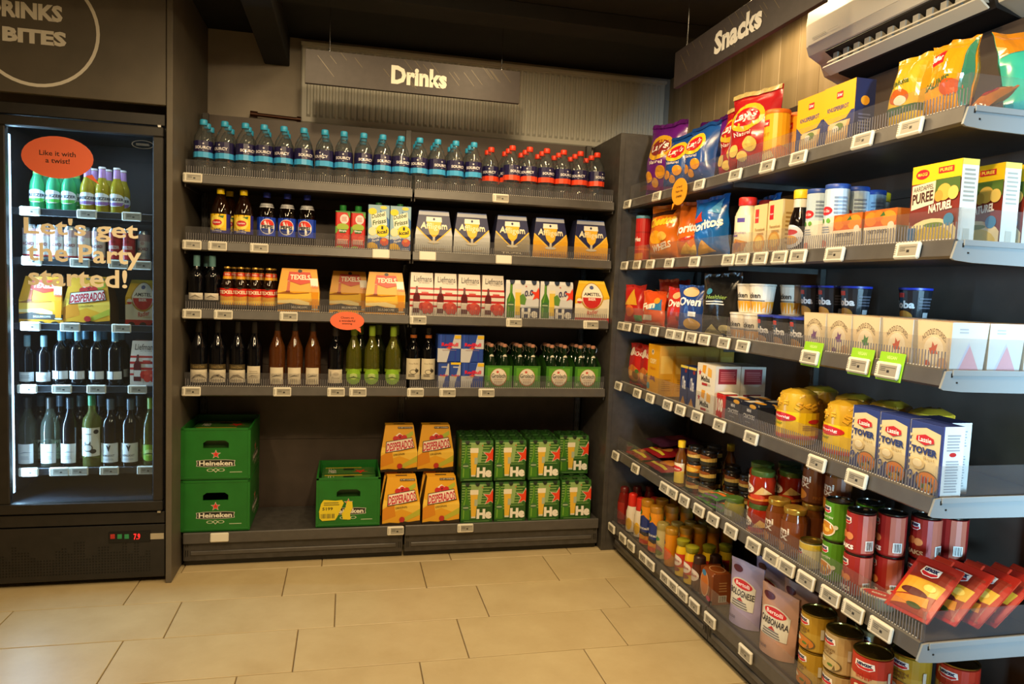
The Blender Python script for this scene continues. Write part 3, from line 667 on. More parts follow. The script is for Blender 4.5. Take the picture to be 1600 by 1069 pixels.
TEALW.put((bx(324, YB+.14, z+.24), YB+.14, z), 0, 'dark wine bottle with grey-green cap behind the other two, third drinks shelf', 'grey-green capped wine bottles')
def beer(o):
    prof = [(.024, 0), (.029, .004), (.0295, .12), (.027, .135), (.018, .155), (.0135, .175), (.0125, .2)]
    def ex(q):
        b = MB(); prints(b, [('r', '#e2a522', 0, 0, 1, 1), ('r', '#c8281e', 0, .42, 1, .95), ('t', '#f6e6c8', 'TEXELS', .38, .56, .62, .78, .02)], 2*PI*.018, .032, cyl(.0192, .152, 0, 0, .0148, .032), ucuts(2*PI*.018, 12)); b.build('neck_label', q)
    bottle(o, prof, BROWNGLASS, ([(.0145, .2), (.0155, .202), (.013, .208)], paint('#caa049', .3, .7)), [(.0297, .025, .09, .115, [('r', '#e5a620', 0, 0, 1, .68), ('p', '#f2cd58', [(0, .3), (1, .38), (1, .16), (0, .2)]), ('r', '#4a4030', 0, 0, 1, .12), ('p', '#cf2a1e', [(.08, .95), (.92, .95), (1, .62), (.5, .52), (0, .62)]), ('t', '#f8ecd2', 'TEXELS', .16, .67, .84, .84, .03), ('e', '#2f2418', .5, .97, .1, .06)])], 18, ex)
TB = Kind('beer_bottle', 'bottle', beer)
for i, p in enumerate((355, 376, 398.5, 420)): TB.put((bx(p, YB+.05, z+.1), YB+.05, z), (.1, .0, -.1, -.05)[i], '%s brown beer bottle with red and yellow label, third drinks shelf' % nth(i, 99), 'brown beer bottles')
for i, p in enumerate((366, 387, 407.5, 427)): TB.put((bx(p, YB+.125, z+.18), YB+.125, z), 0, 'brown beer bottle behind the %s front one from the left, third drinks shelf' % nth(i, 99), 'brown beer bottles')
def texpack(o):
    basket(o, .186, .13, .212, .5, .155, .065, '#e8a51c', [('p', '#f6c645', [(0, .5), (.5, .46), (1, .5), (1, .3), (0, .3)]), ('p', '#a2651c', [(0, .46), (.2, .5), (.45, .455), (.75, .49), (.75, .47), (.4, .44), (0, .44)]), ('p', '#f4e3a6', [(.0, .30), (.5, .33), (.76, .27), (.76, .20), (.4, .24), (.0, .24)]), ('r', '#4b443c', 0, .1, 1, .21), ('p', '#4b443c', [(0, .2), (.3, .25), (.55, .2)]), ('t', '#e8e0d0', 'SKUUMKOPPE', .32, .135, .72, .18, .01), ('r', '#c85a1e', .21, .5, .28, .72), ('r', '#8f3a16', .195, .48, .295, .52), ('r', '#d8d0bc', .218, .72, .272, .76), ('e', '#e9e4d2', .245, .77, .03, .02), ('p', '#cf3a1c', [(.22, .93), (.80, .93), (.86, .72), (.54, .65), (.2, .74)]), ('t', '#fbf2dc', 'TEXELS', .26, .76, .80, .87, .03), ('e', '#2f2418', .52, .95, .06, .035), ('p', '#e79a14', [(.80, .62), (.985, .62), (.96, .14), (.83, .14)]), ('p', '#f6efdf', [(.79, .80), (.995, .80), (.985, .62), (.80, .62)]), ('t', '#d6402a', 'TEXELS', .81, .58, .98, .64, .02), ('e', '#d8cdb0', .9, .12, .09, .02)]
        + [('h', '#3a3128', x, 0, .10, .065, 1) for x in (.17, .5, .82)], '#7c4f12', [('r', '#d8501c', 0, .2, 1, .8)])
TP = Kind('beer_carrier', 'beer pack', texpack)
for i, (p, dy) in enumerate(((466.5, 0), (545, .16), (602, 0))): TP.put((bx(p, YB+.03+dy, z+.05), YB+.09+dy, z), 0, '%s orange beer carrier with lighthouse picture, third drinks shelf' % ('leftmost', 'set-back middle', 'rightmost')[i], 'lighthouse beer carriers')
def lief(o):
    r = '#b8262a'
    basket(o, .113, .12, .218, .55, .104, .075, '#ddd6cc', [('r', r, 0, .63, 1, .675), ('r', r, 0, .50, 1, .55), ('r', r, 0, .37, 1, .42), ('r', r, 0, .25, 1, .29), ('t', '#4d4a4a', 'Liefmans', .14, .80, .94, .93, .01), ('t', '#6d6868', 'ON THE ROCKS', .35, .765, .85, .79, .0), ('r', '#e8d8d0', .46, .60, .7, .62), ('r', '#c23a34', .48, .52, .78, .58), ('p', '#5b1118', [(.24, .70), (.32, .70), (.33, .58), (.42, .48), (.42, .12), (.14, .12), (.14, .48), (.23, .58)]), ('r', '#d8cfc6', .15, .22, .41, .36), ('e', '#c22a20', .52, .26, .14, .09), ('e', '#d84a36', .72, .30, .2, .07), ('e', '#c82f22', .86, .22, .14, .12), ('e', '#d23c2c', .66, .18, .14, .08), ('e', '#e4705a', .80, .25, .05, .03), ('r', '#3a1a18', .505, 0, .515, .26), ('r', '#d4ccc4', .0, .0, 1, .06), ('r', '#7d1c1e', .995, 0, 1, 1)], '#c9b9b0', [('r', r, 0, .0, 1, .3)])
LF = Kind('fruit_beer_box', 'beer pack', lief)
for i, p in enumerate((658.5, 695.5, 732.5, 769.5)): LF.put((bx(p, YB+.03, z+.08), YB+.08, z), 0, '%s red-and-white striped fruit beer box from the left, third drinks shelf' % nth(i, 99), 'striped fruit beer boxes')
def greenbottle(x, top=.97, bot=.1, w=.13):
    h = top-bot
    return [('p', '#3f7d1f', [(x-w*.28, top), (x+w*.28, top), (x+w*.32, bot+h*.72), (x+w, bot+h*.52), (x+w, bot), (x-w, bot), (x-w, bot+h*.52), (x-w*.32, bot+h*.72)]), ('p', '#79a83a', [(x-w*.12, top-.05), (x+w*.1, top-.05), (x-w*.1, bot+h*.6), (x-w*.3, bot+h*.5), (x-w*.4, bot+.04), (x-w*.65, bot+.04), (x-w*.6, bot+h*.5), (x-w*.2, bot+h*.65)]), ('e', '#3c6b3a', x, bot+h*.38, w*.8, h*.09), ('r', '#b5c0a0', x-w*.7, bot+h*.36, x+w*.7, bot+h*.39)]
def hein0(o):
    basket(o, .17, .125, .2, .92, .166, .115, '#dfe0e2', greenbottle(.16, .93, .08, .12) + [('p', '#e7c648', [(.28, .78), (.46, .78), (.44, .14), (.30, .14)]), ('r', '#efe6c8', .28, .70, .46, .78), ('r', '#2d3358', .44, 0, 1, .33), ('r', '#2d3358', 0, 0, 1, .07), ('p', '#cfd3da', [(.6, .55), (1, .55), (1, .35), (.6, .35)]), ('p', '#5f8f3c', [(.42, .62), (.52, .68), (.62, .55), (.58, .4), (.44, .42)]), ('t', '#3a3a66', '0.0', .56, .62, .82, .77, .03, .04), ('s', '#e8401f', .95, .66, .22, .12), ('s', '#d8341c', .6, .86, .03), ('t', '#f2efe8', 'He', .48, .08, .97, .32, .05), ('n', '#9aa0c0', .1, .02, .9, .06, 1)]
        + [('h', '#23304a', x, 1.0, .08, .10, -1) for x in (.18, .5, .84)], '#2d3358')
H0 = Kind('beer_box', 'beer pack', hein0)
for i, p in enumerate((815, 868)): H0.put((bx(p, YB+.03, z+.08), YB+.082, z), 0, '%s white and navy alcohol-free beer box with red star, third drinks shelf' % nth(i, 2), 'white and navy beer boxes')
def amstel(o):
    basket(o, .182, .125, .212, .62, .135, .07, '#e9dfc4', [('p', '#eab818', [(0, .45), (0, 1), (1, 1), (1, .58), (.5, .5)]), ('r', '#f2cf3a', 0, .93, 1, 1), ('e', '#b98a24', .49, .63, .34, .33), ('e', '#efe7d6', .49, .64, .305, .30), ('h', '#c62a24', .49, .60, .275, .26, -1), ('t', '#1c1a1a', 'AMSTEL', .24, .64, .74, .72, .02), ('t', '#f8e8e0', 'BIER', .38, .53, .60, .59, .03), ('e', '#4a5a8c', .48, .84, .07, .045), ('t', '#c9302a', 'Radler', .36, .20, .68, .31, .01, .05), ('n', '#e0c88a', .5, .16, .75, .2, 2), ('r', '#bf2d22', 0, 0, 1, .12), ('e', '#f1e7d2', .12, .52, .08, .06), ('h', '#c62a24', .12, .51, .07, .05, -1)]
        + [('h', '#3a2018', x, 0, .1, .07, 1) for x in (.18, .5, .82)], '#3d2414')
AM = Kind('beer_carrier', 'beer pack', amstel); AM.put((bx(924, YB+.03, z+.05), YB+.085, z), 0, 'yellow and cream radler beer carrier with round emblem, end of third drinks shelf')
# ------------------------------------------------------------------ fourth drinks shelf
z = SZ[4]
cream = '#d6cdb8'
MER = Kind('wine_bottle', 'bottle', wine, WINE, DARKGLASS, '#15120f', .055, [(.028, .058, .088, [('r', cream, 0, 0, 1, 1), ('p', '#8b8272', [(.05, .18), (.35, .62), (.6, .66), (.95, .25), (.6, .61), (.35, .57)]), ('t', '#a49a86', 'MERLOT', .22, .36, .8, .52, .0), ('n', '#b5ab97', .2, .08, .8, .28, 3)]), (.089, .022, .088, [('r', '#4c4129', 0, 0, 1, 1), ('t', '#a08a5a', 'Grand Choix', .2, .25, .8, .75, .0)])])
MER2 = Kind('wine_bottle', 'bottle', wine, WINE, DARKGLASS, '#15120f', .055, [(.025, .08, .062, [('r', cream, 0, 0, 1, 1), ('p', '#6b6458', [(.08, .35), (.4, .48), (.9, .42), (.4, .45)]), ('n', '#a39a86', .2, .55, .8, .75, 2), ('t', '#8b8272', 'Camas', .2, .3, .8, .42, .0)])])
ROS = Kind('wine_bottle', 'bottle', wine, WINE, ROSEWINE, '#171310', .042, [(.022, .078, .064, [('r', '#dcd2bb', 0, 0, 1, 1), ('p', '#5b5449', [(.1, .4), (.5, .55), (.9, .47), (.5, .5)]), ('t', '#6e6658', 'Camas', .15, .5, .85, .62, .0, .05), ('n', '#b3a98f', .25, .15, .75, .35, 3)])], .312)
DW = Kind('wine_bottle', 'bottle', wine, BORD, DARKGLASS, '#2b2624', .05, [(.028, .065, .075, [('r', cream, 0, 0, 1, 1), ('r', '#3a342c', .2, .5, .23, .85), ('t', '#8b8272', 'Pinot', .3, .3, .8, .45, .0), ('e', '#b5ab97', .55, .68, .18, .12)])], .30)
GW = Kind('wine_bottle', 'bottle', wine, WINE, WHITEWINE, '#7f9a2c', .05, [(.024, .075, .082, [('e', '#86b52c', .5, .5, .5, .5), ('e', '#bcd86a', .5, .52, .22, .2), ('n', '#d8e8a8', .3, .42, .7, .66, 4), ('p', '#4f6f1c', [(.05, .35), (.5, .52), (.95, .35), (.5, .48)])]), (.075, .03, .11, [('r', '#7d9a2a', 0, .3, 1, .75)])], .305)
GWB = Kind('wine_bottle', 'bottle', wine, WINE, paint('#141a0c', .08), '#5d7526', .05, [], .305)
for i, p in enumerate((311, 340.5, 371.5)): MER.put((bx(p, YB+.055, z+.1), YB+.055, z), (.12, .05, -.05)[i], '%s of the three dark red-wine bottles with wide cream labels, fourth drinks shelf' % nth(i, 3), 'red wine bottles')
MER2.put((bx(397.5, YB+.055, z+.1), YB+.055, z), 0, 'dark red-wine bottle with tall narrow cream label, fourth drinks shelf')
for i, p in enumerate((433, 460.5, 488.5)): ROS.put((bx(p, YB+.055, z+.1), YB+.055, z), 0, '%s amber rose-wine bottle with cream label and black cap, fourth drinks shelf' % nth(i, 3), 'rose wine bottles')
DW.put((bx(524, YB+.06, z+.1), YB+.06, z), 0, 'dark wine bottle with cream label between rose and green-labelled bottles, fourth drinks shelf')
for i, p in enumerate((552.5, 580.5, 613.5)): GW.put((bx(p, YB+.055, z+.1), YB+.055, z), (0, 0, -.1)[i], '%s white-wine bottle with round lime-green label and green cap, fourth drinks shelf' % nth(i, 3), 'lime-labelled wine bottles')
for i, p in enumerate((563.5, 592, 619)): GWB.put((bx(p, YB+.14, z+.28), YB+.14, z), 0, '%s dark green-capped wine bottle behind the lime-labelled ones, fourth drinks shelf' % nth(i, 3), 'green-capped wine bottles at the back')
def ex_c(o): pass
COW = Kind('wine_bottle', 'bottle', lambda o: (wine(o, BORD, DARKGLASS, '#23201d', .03, [(.045, .102, .08, [('r', '#d9cfb4', 0, 0, 1, 1), ('t', '#8a7c5c', 'Vinos Roble', .2, .72, .8, .8, .0), ('e', '#6b6353', .5, .36, .22, .12), ('e', '#d9cfb4', .5, .36, .18, .09), ('e', '#4a4337', .72, .42, .12, .08), ('n', '#4a4337', .2, .12, .6, .26, 3), ('p', '#4a4337', [(.62, .48), (.66, .58), (.7, .48)])])], .30), MB().lathe([(.0163, .247), (.0163, .262)], paint('#b5652a', .4), 16).build('neck_band', o)))
for i, p in enumerate((645.5, 669)): COW.put((bx(p, YB+.075, z+.1), YB+.095, z), 0, '%s dark wine bottle with animal drawing on cream label and orange neck band' % nth(i, 2), 'animal-label wine bottles')
def rbull(o, cans):
    if cans:
        MB().box(-.0565, .0565, -.0565, .0565, 0, .135, paint('#23346f', .3), .004).build('carton', o)
        b = MB(); ops = []
        for k in (0, .5): ops += [('r', '#2c4aa0', .02+k, .03, .48+k, .95), ('p', '#b9bcc6', [(.02+k, .03), (.2+k, .03), (.34+k, .5), (.02+k, .5)]), ('p', '#b9bcc6', [(.30+k, .52), (.48+k, .52), (.48+k, .95), (.42+k, .95)]), ('t', '#d8203a', 'RedBull', .1+k, .49, .42+k, .56, .02), ('e', '#e8b82c', .26+k, .47, .05, .02), ('n', '#e8e8f0', .15+k, .8, .4+k, .86, 2), ('r', '#c9ccd4', .02+k, .0, .48+k, .03)]
        ops.append(('r', '#e6c02c', .55, .92, .98, 1)); prints(b, ops, .113, .135, front(-.0565)); b.build('print', o)
    else:
        MB().box(-.0565, .0565, -.0565, .0565, 0, .135, paint('#2c4aa0', .25), .004).build('carton', o)
        b = MB(); prints(b, [('p', '#c3c6ce', [(.0, 0), (.40, 0), (.55, .5), (.0, .5)]), ('p', '#c3c6ce', [(.58, .5), (1, .5), (1, 1), (.72, 1)]), ('p', '#2c3f98', [(.40, .0), (.46, 0), (.61, .5), (.55, .5)]), ('r', '#3450b4', .1, .5, .16, 1), ('r', '#22388a', .3, .5, .34, 1), ('r', '#2338a0', .75, 0, .8, .5), ('r', '#e0b92e', .72, .86, 1, .98), ('t', '#d8203a', 'RedBull', .16, .58, .88, .71, .04), ('e', '#e8b02c', .5, .52, .07, .05), ('p', '#d8303a', [(.34, .52), (.5, .57), (.66, .52), (.5, .49)]), ('n', '#b08a9a', .2, .43, .8, .46, 1)], .113, .135, front(-.0565)); b.build('print', o)
RB1 = Kind('energy_drink_pack', 'drinks pack', rbull, False); RB2 = Kind('energy_drink_pack', 'drinks pack', rbull, True)
for i, (p, zz, K_, s) in enumerate(((702, .1355, RB1, 'upper left'), (738, .1355, RB1, 'upper right'), (702, 0, RB2, 'lower left'), (738, 0, RB1, 'lower right'))):
    K_.put((bx(p, YB+.025, z+zz+.05), YB+.085, z+zz), 0, s+' blue and silver energy drink pack of the stack of four', 'energy drink packs')
def grolsch(o):
    w, d = .138, .21
    b = MB(); m = paint('#2c5a1c'); t = .002; h = .122
    b.add([(-w/2, -d/2, 0), (w/2, -d/2, 0), (w/2, -d/2, h), (-w/2, -d/2, h), (-w/2, d/2, 0), (w/2, d/2, 0), (w/2, d/2, h), (-w/2, d/2, h), (-w/2, -d/2+.075, h+.045), (w/2, -d/2+.075, h+.045), (-w/2, d/2-.075, h+.045), (w/2, d/2-.075, h+.045)], [(0, 1, 2, 3), (5, 4, 7, 6), (1, 5, 6, 11, 9, 2), (4, 0, 3, 8, 10, 7), (0, 4, 5, 1)], m); b.build('carrier', o)
    b = MB(); prints(b, [('r', '#3c7a22', .0, .1, 1, 1), ('r', '#5b9a2e', .1, .4, .9, .92), ('r', '#31591f', 0, .0, 1, .1), ('e', '#a8672e', .5, .52, .31, .37), ('e', '#e6dccb', .5, .54, .285, .34), ('t', '#1f2a1c', 'Grolsch', .24, .50, .76, .68, .02), ('e', '#c85a46', .46, .74, .05, .05), ('t', '#a35a44', 'PILSNER', .34, .40, .66, .45, .0), ('n', '#c9a890', .36, .32, .64, .37, 2), ('r', '#b9c8a2', 0, .02, 1, .06), ('n', '#c6d8b4', .05, .18, .15, .3, 3)], w, h, front(-d/2)); b.build('print', o)
    for r_ in range(3):
        for k in (-1, 1):
            x, y = k*.034, -d/2+.036+r_*.069
            b = MB(); b.lathe([(.026, .004), (.031, .01), (.031, .105), (.029, .125), (.018, .158), (.0125, .18), (.0125, .212)], paint('#0f2410', .07), 14, x, y)
            if r_ == 0: prints(b, [('e', '#d8d4c6', .5, .5, .5, .5), ('n', '#47604a', .3, .35, .7, .65, 2)], .026, .026, cyl(.0172, .150, x, y, .0148, .026), ucuts(.026, 4))
            q = b.build('bottle', o)
            b = MB(); b.lathe([(.0105, .212), (.012, .215), (.012, .224), (.008, .228)], paint('#c78f76', .4), 12, x, y)
            for sg in (-1, 1): b.tube([(x+sg*.012, y, .222), (x+sg*.020, y, .213), (x+sg*.021, y, .198), (x+sg*.0135, y, .188)], .0013, CHROME, 5)
            b.build('swing_top', q)
GR = Kind('beer_carrier', 'beer pack', grolsch)
for i, p in enumerate((779, 823.5, 874, 918.5)): GR.put((bx(p, YB+.025, z+.05), YB+.135, z), 0, '%s green open carrier of swing-top beer bottles from the left, fourth drinks shelf' % nth(i, 99), 'swing-top beer carriers')
# ------------------------------------------------------------------ drinks base: crates and packs
z = .160
def crate(o, sticker):
    w, d, h = .30, .355, .243; g = noisy('crate_green', '#176a1f', '#1b7224', 14, .42); t = .008
    b = MB(); hx, z0, z1 = .055, .150, .186
    b.box(-w/2, -hx, -d/2, -d/2+t, .006, h, g); b.box(hx, w/2, -d/2, -d/2+t, .006, h, g); b.box(-hx, hx, -d/2, -d/2+t, .006, z0, g); b.box(-hx, hx, -d/2, -d/2+t, z1, h, g)
    b.box(-w/2, w/2, d/2-t, d/2, .006, h, g); b.box(-w/2, -w/2+t, -d/2+t, d/2-t, .006, h, g); b.box(w/2-t, w/2, -d/2+t, d/2-t, .006, h, g); b.box(-w/2+.006, w/2-.006, -d/2+.006, d/2-.006, 0, .012, g)
    for (cx, cz) in ((-hx, z1), (hx, z1)): b.add([(cx, -d/2, cz), (cx-math.copysign(.016, cx), -d/2, cz), (cx, -d/2, cz-.012), (cx, -d/2+t, cz), (cx-math.copysign(.016, cx), -d/2+t, cz), (cx, -d/2+t, cz-.012)], [(0, 1, 2), (3, 5, 4), (1, 4, 5, 2)], g)
    b.box(-w/2+.006, w/2-.006, -d/2-.0015, -d/2, .010, .018, g, .0006); b.box(-w/2, -w/2+.012, -d/2-.0015, -d/2, .02, h, g, .0006); b.box(w/2-.012, w/2, -d/2-.0015, -d/2, .02, h, g, .0006); b.box(-w/2, w/2, -d/2-.0015, -d/2, h-.010, h, g, .0006); b.build('shell', o)
    ops = [('s', '#d9d2c2', .5, .50, .075), ('s', '#d8301f', .5, .50, .06), ('p', '#c9c6b8', [(.22, .385), (.36, .40), (.64, .40), (.78, .385), (.77, .33), (.78, .275), (.64, .26), (.36, .26), (.22, .275), (.23, .33)]), ('p', '#23241c', [(.232, .378), (.36, .392), (.64, .392), (.768, .378), (.76, .33), (.768, .282), (.64, .268), (.36, .268), (.232, .282), (.24, .33)]), ('t', '#ece8da', 'Heineken', .26, .285, .74, .378, .03), ('o', '#bfcaa8', .42, .20, .05, .03, .3), ('o', '#bfcaa8', .58, .20, .05, .03, .3), ('p', '#bfcaa8', [(.5, .15), (.455, .21), (.5, .24), (.545, .21)]), ('p', '#1a6b22', [(.5, .17), (.475, .21), (.5, .225), (.525, .21)]), ('n', '#9fb890', .70, .14, .88, .18, 1)]
    
    for ww, fn in ((w, front(-d/2)), (d, side(w/2)), (d, lside(-w/2))): b = MB(); prints(b, ops, ww, h, fn, lift=.0002); b.build('print', o)
    if sticker:
        b = MB(); prints(b, [('p', '#e5cf2a', [(.06, .2), (.05, .34), (.08, .5), (.12, .57), (.3, .55), (.4, .56), (.43, .5), (.37, .33), (.33, .22), (.3, .16), (.1, .15)]), ('p', '#e5cf2a', [(.42, .17), (.40, .28), (.46, .42), (.48, .54), (.56, .52), (.57, .4), (.53, .28), (.54, .16)]), ('t', '#3a3820', '5199', .1, .36, .26, .42, .02), ('b', '#6b6530', .08, .2, .3, .29), ('n', '#8c8430', .12, .45, .36, .53, 2)], w, h, front(-d/2-.003)); b.build('yellow_sticker', o)
CR = Kind('beer_crate', 'crate', crate, False); CRS = Kind('beer_crate', 'crate', crate, True)
xc = bx(336, YB-.005, .4)
CR.put((xc, YB+.190, z), 0, 'green beer crate at the bottom of the stack of two, by the cooler', 'green beer crates')
CR.put((xc, YB+.190, z+.2435), 0, 'green beer crate on top of the stack of two, by the cooler', 'green beer crates')
xc2 = bx(544.5, YB-.005, .3); CRS.put((xc2, YB+.190, z), 0, 'single green beer crate with torn yellow sticker on its front')
def inpack(o): carton(o, .26, .13, .2, '#2f5a22', [('r', '#2c5522', 0, 0, 1, 1)], None, [('r', '#2f6b26', 0, 0, 1, 1), ('n', '#5d8f3c', .05, .05, .95, .95, 7), ('r', '#d8b830', .05, .86, .75, .97), ('t', '#e9e4d6', 'Hein', .12, .1, .26, .8, .02), ('s', '#e03a22', .72, .35, .16, .6), ('r', '#1b2a14', .4, .55, .6, .8)])
IP = Kind('beer_box', 'beer pack', inpack)
for i, (x, zz, s) in enumerate(((xc2, z+.012, 'front'), (xc2, z+.012, 'rear'), (xc, z+.256, 'front'), (xc, z+.256, 'rear'))):
    IP.put((x, YB+.190-.07+(i % 2)*.145, zz), 0, 'green beer box lying inside the %s crate, %s half' % ('single stickered' if i < 2 else 'upper stacked', s), 'beer boxes inside crates')
def desp(o):
    b_ = '#2f2418'
    basket(o, .182, .125, .232, .42, .14, .065, '#e3a626', [('p', '#eec44a', [(.0, .2), (.5, .35), (1, .2), (1, .5), (.5, .42), (0, .55)]), ('p', '#d88a1e', [(.0, .1), (.35, .2), (.3, .5), (.0, .35)]), ('p', '#b9b83a', [(.55, .15), (1, .35), (1, .22), (.6, .08)]), ('p', '#a8b83c', [(.6, .75), (.95, .88), (.95, .8), (.7, .68)]), ('p', b_, [(0, 0), (1, 0), (1, .10), (.8, .06), (.55, .09), (.4, .04), (.2, .07), (0, .05)]), ('p', '#f3ead4', [(.30, .74), (.5, .84), (.70, .74), (.62, .66), (.38, .66)]), ('e', '#c62a2e', .38, .72, .085, .055), ('e', '#c62a2e', .52, .75, .085, .06), ('e', '#c62a2e', .66, .74, .085, .055), ('e', '#7d1418', .52, .75, .03, .022), ('p', b_, [(.10, .655), (.90, .745), (.94, .52), (.5, .46), (.12, .42)]), ('p', '#f1e3cf', [(.12, .645), (.89, .73), (.92, .535), (.5, .475), (.135, .435)]), ('t', '#c3213a', 'DESPERADOS', .135, .485, .905, .66, .03, .09), ('t', '#54401f', 'ORIGINAL', .34, .37, .66, .41, .01, .03), ('e', '#b9312a', .52, .13, .075, .058), ('r', b_, .44, .93, .95, .97), ('t', '#e9dfc8', 'NU MET STATIEGELD', .46, .937, .93, .963, .01)], '#5d3d17', [('r', '#e3a626', 0, 0, 1, 1), ('r', b_, .3, .35, .7, .65)])
DP = Kind('beer_carrier', 'beer pack', desp)
xa, xb = bx(627, YB+.02, z+.08), bx(689, YB+.02, z+.08)
for i, x in enumerate((xa, xb)):
    s = nth(i, 2)
    DP.put((x, YB+.075, z), 0, '%s yellow beer carrier with slanted red lettering, front row of the base shelf' % s, 'yellow beer carriers')
    DP.put((x-.004, YB+.205, z), 0, '%s yellow beer carrier with red lettering, behind the front one on base shelf' % s, 'yellow beer carriers')
    DP.put((bx(624 if i == 0 else 681, YB+.15, .53), YB+.205, z+.2325), 0, '%s yellow beer carrier stacked on top of the others, base shelf' % s, 'yellow beer carriers')
def hein(o):
    g = '#2f6424'
    basket(o, .160, .125, .203, .93, .157, .116, g, [('n', '#7fa35a', .02, .3, .98, .97, 10), ('p', '#8fae6a', [(.3, .95), (.7, .95), (.62, .45), (.3, .45)])] + greenbottle(.15, .9, .06, .12) + [('p', '#e2b53a', [(.28, .80), (.53, .80), (.47, .14), (.33, .14)]), ('r', '#ece4cc', .275, .70, .535, .82), ('r', '#d8d2bc', .33, .11, .47, .15), ('r', '#a9b59a', .42, .42, .52, .58), ('p', '#27551f', [(.50, .40), (1, .40), (1, 0), (.47, 0)]), ('r', '#27551f', 0, 0, 1, .07), ('s', '#e8e0cc', .95, .62, .30, .12), ('s', '#e2421f', .95, .62, .265, .12), ('s', '#d0402a', .66, .88, .03), ('t', '#ece8dc', 'He', .50, .09, .98, .34, .06), ('n', '#6f9858', .1, .02, .9, .055, 1)]
        + [('h', '#1d2a18', x, 1.0, .075, .09, -1) for x in (.18, .5, .84)], '#27501d', [('n', '#1f3d18', .0, .05, 1, .95, 5)])
HN = Kind('beer_box', 'beer pack', lambda o: (hein(o), [MB().lathe([(.012, .195), (.0135, .2), (.0135, .209), (.011, .211)], paint('#1c3a1a', .35), 12, x, y).build('bottle_cap', o) for x in (-.055, 0, .055) for y in (-.03, .03)]))
for lv in (0, 1):
    for i, p in enumerate((745, 797, 850, 899.5)):
        x = bx(p, YB+.025, z+.1); back = (lv == 1 and i == 3)
        y0 = YB+.08+(.10 if back else 0); 
        HN.put((bx(p if not back else 896, y0-.06, z+.1+lv*.2), y0, z+lv*.212), 0, '%s green beer box with red star from the left, %s layer on base shelf' % (nth(i, 99), ('lower', 'upper')[lv]), 'green beer boxes with star')
        if not back: HN.put((x, YB+.21, z+lv*.212), 0, 'green beer box behind the %s front one from the left, %s layer, base shelf' % (nth(i, 99), ('lower', 'upper')[lv]), 'green beer boxes with star')
ch = bubble('speech_bubble_card', ['Cheers on', 'a wonderful', 'evening'], '#ee6f4a', .155, .085, (.55, -.012), 'orange oval speech-bubble card hanging from the third drinks shelf rail'); ch.location = (bx(542.5, YB-.012, 1.15), YB-.0165, 1.155)
# ------------------------------------------------------------------ snack shelves (everything faces the aisle)
RR = -PI/2
def rput(K_, k, px, label, group=None, dx=.05, dz=0, rz=0, tilt=None, at=.0, y=None, scale=None):
    """stand a product on snack shelf k where pixel column px meets the line dx behind the rail"""
    zz = (ZR[k] if k < 6 else .160)+dz
    yy = ry(px, XR+dx, zz+at) if y is None else y
    return K_.put((XR+dx, yy, zz), RR+rz, label, group, tilt, scale)
def column(K_, k, px, step, n, label, group=None, dx=.05, **kw):
    """a front product and the ones lined up behind it"""
    o = rput(K_, k, px, label, group, dx, **kw)
    for i in range(1, n): rput(K_, k, px, '%s, %s behind it in the row' % (label.split(' on ')[0].split(',')[0], nth(i-1, 99)), group, dx+step*i, y=o.location.y+random.uniform(-.003, .003), dz=kw.get('dz', 0), rz=kw.get('rz', 0))
    return o
def chips(c1, c2, logo, disc, s, w=.25, h=.34, d=.14, chipcol='#e8c766', word="Lay's"):
    ops = [('e', disc[0], .5, .66, .34, .17), ('e', disc[1], .5, .66, .27, .11), ('t', '#f4efe6', word, .28, .60, .72, .73, .03, .04)]
    for (x, y_, r) in ((.3, .28, .12), (.66, .33, .14), (.5, .2, .1)): ops.append(('e', chipcol, x, y_, r, r*.62))
    ops += [('t', '#f2e4d8', 'Naturel', .3, .44, .7, .49, .01), ('r', c2, 0, .95, 1, 1)]
    return Kind('chips_bag', 'snack bag', lambda o: bag(o, w, h, d, c1, ops, s, .1, .2))
PUR = chips('#6b1f86', '#5a176f', '', ('#e0a92c', '#8a2a2a'), 1, .25, .365, .13, chipcol='#d9962c'); BLU = chips('#1d4f9e', '#1a468e', '', ('#f0c22c', '#c8202c'), 2, .2, .27, .12, '#e59a2a'); RED = chips('#b81f22', '#d8c27a', '', ('#f0bf2a', '#c21f24'), 3, .23, .31, .14)
for K_, yy, dx, rz, tl, s in ((PUR, 3.265, .115, .3, (-.05, .04), 'large purple crisp bag at the far left end of the top snack shelf'), (PUR, 3.10, .285, .15, (-.03, 0), 'purple crisp bag behind the front purple one, top snack shelf'), (PUR, 2.80, .31, .1, (0, 0), 'purple crisp bag peeking out furthest back, top snack shelf'),
        (BLU, 3.03, .085, .3, (-.15, 0), 'left-hand blue crisp bag with yellow disc, top snack shelf'), (BLU, 2.835, .085, .15, (-.1, 0), 'right-hand blue crisp bag squeezed against the red bags, top snack shelf'), (RED, 2.635, .15, .1, (-.06, 0), 'left-hand red crisp bag with yellow disc, top snack shelf'), (RED, 2.445, .10, .3, (-.02, 0), 'right-hand red crisp bag, the tallest bag on the top snack shelf')):
    rput(K_, 1, 0, s, 'crisp bags', dx, dz=.008, rz=rz, tilt=tl, y=yy)
def canister(o, r, h, body, cap, ops, caph=.014):
    MB().lathe([(r*.97, 0), (r, .003), (r, h-caph)], body if not isinstance(body, str) else paint(body), 24).build('tube', o)
    MB().lathe([(r*1.02, h-caph), (r*1.03, h-caph+.002), (r*1.03, h-.002), (r*.99, h)], paint(cap, .4), 24).build('lid', o)
    w = 2*PI*r*.99; b = MB(); prints(b, ops, w, h-caph-.004, cyl(r+.0003, .002), ucuts(w, 18)); b.build('label', o)
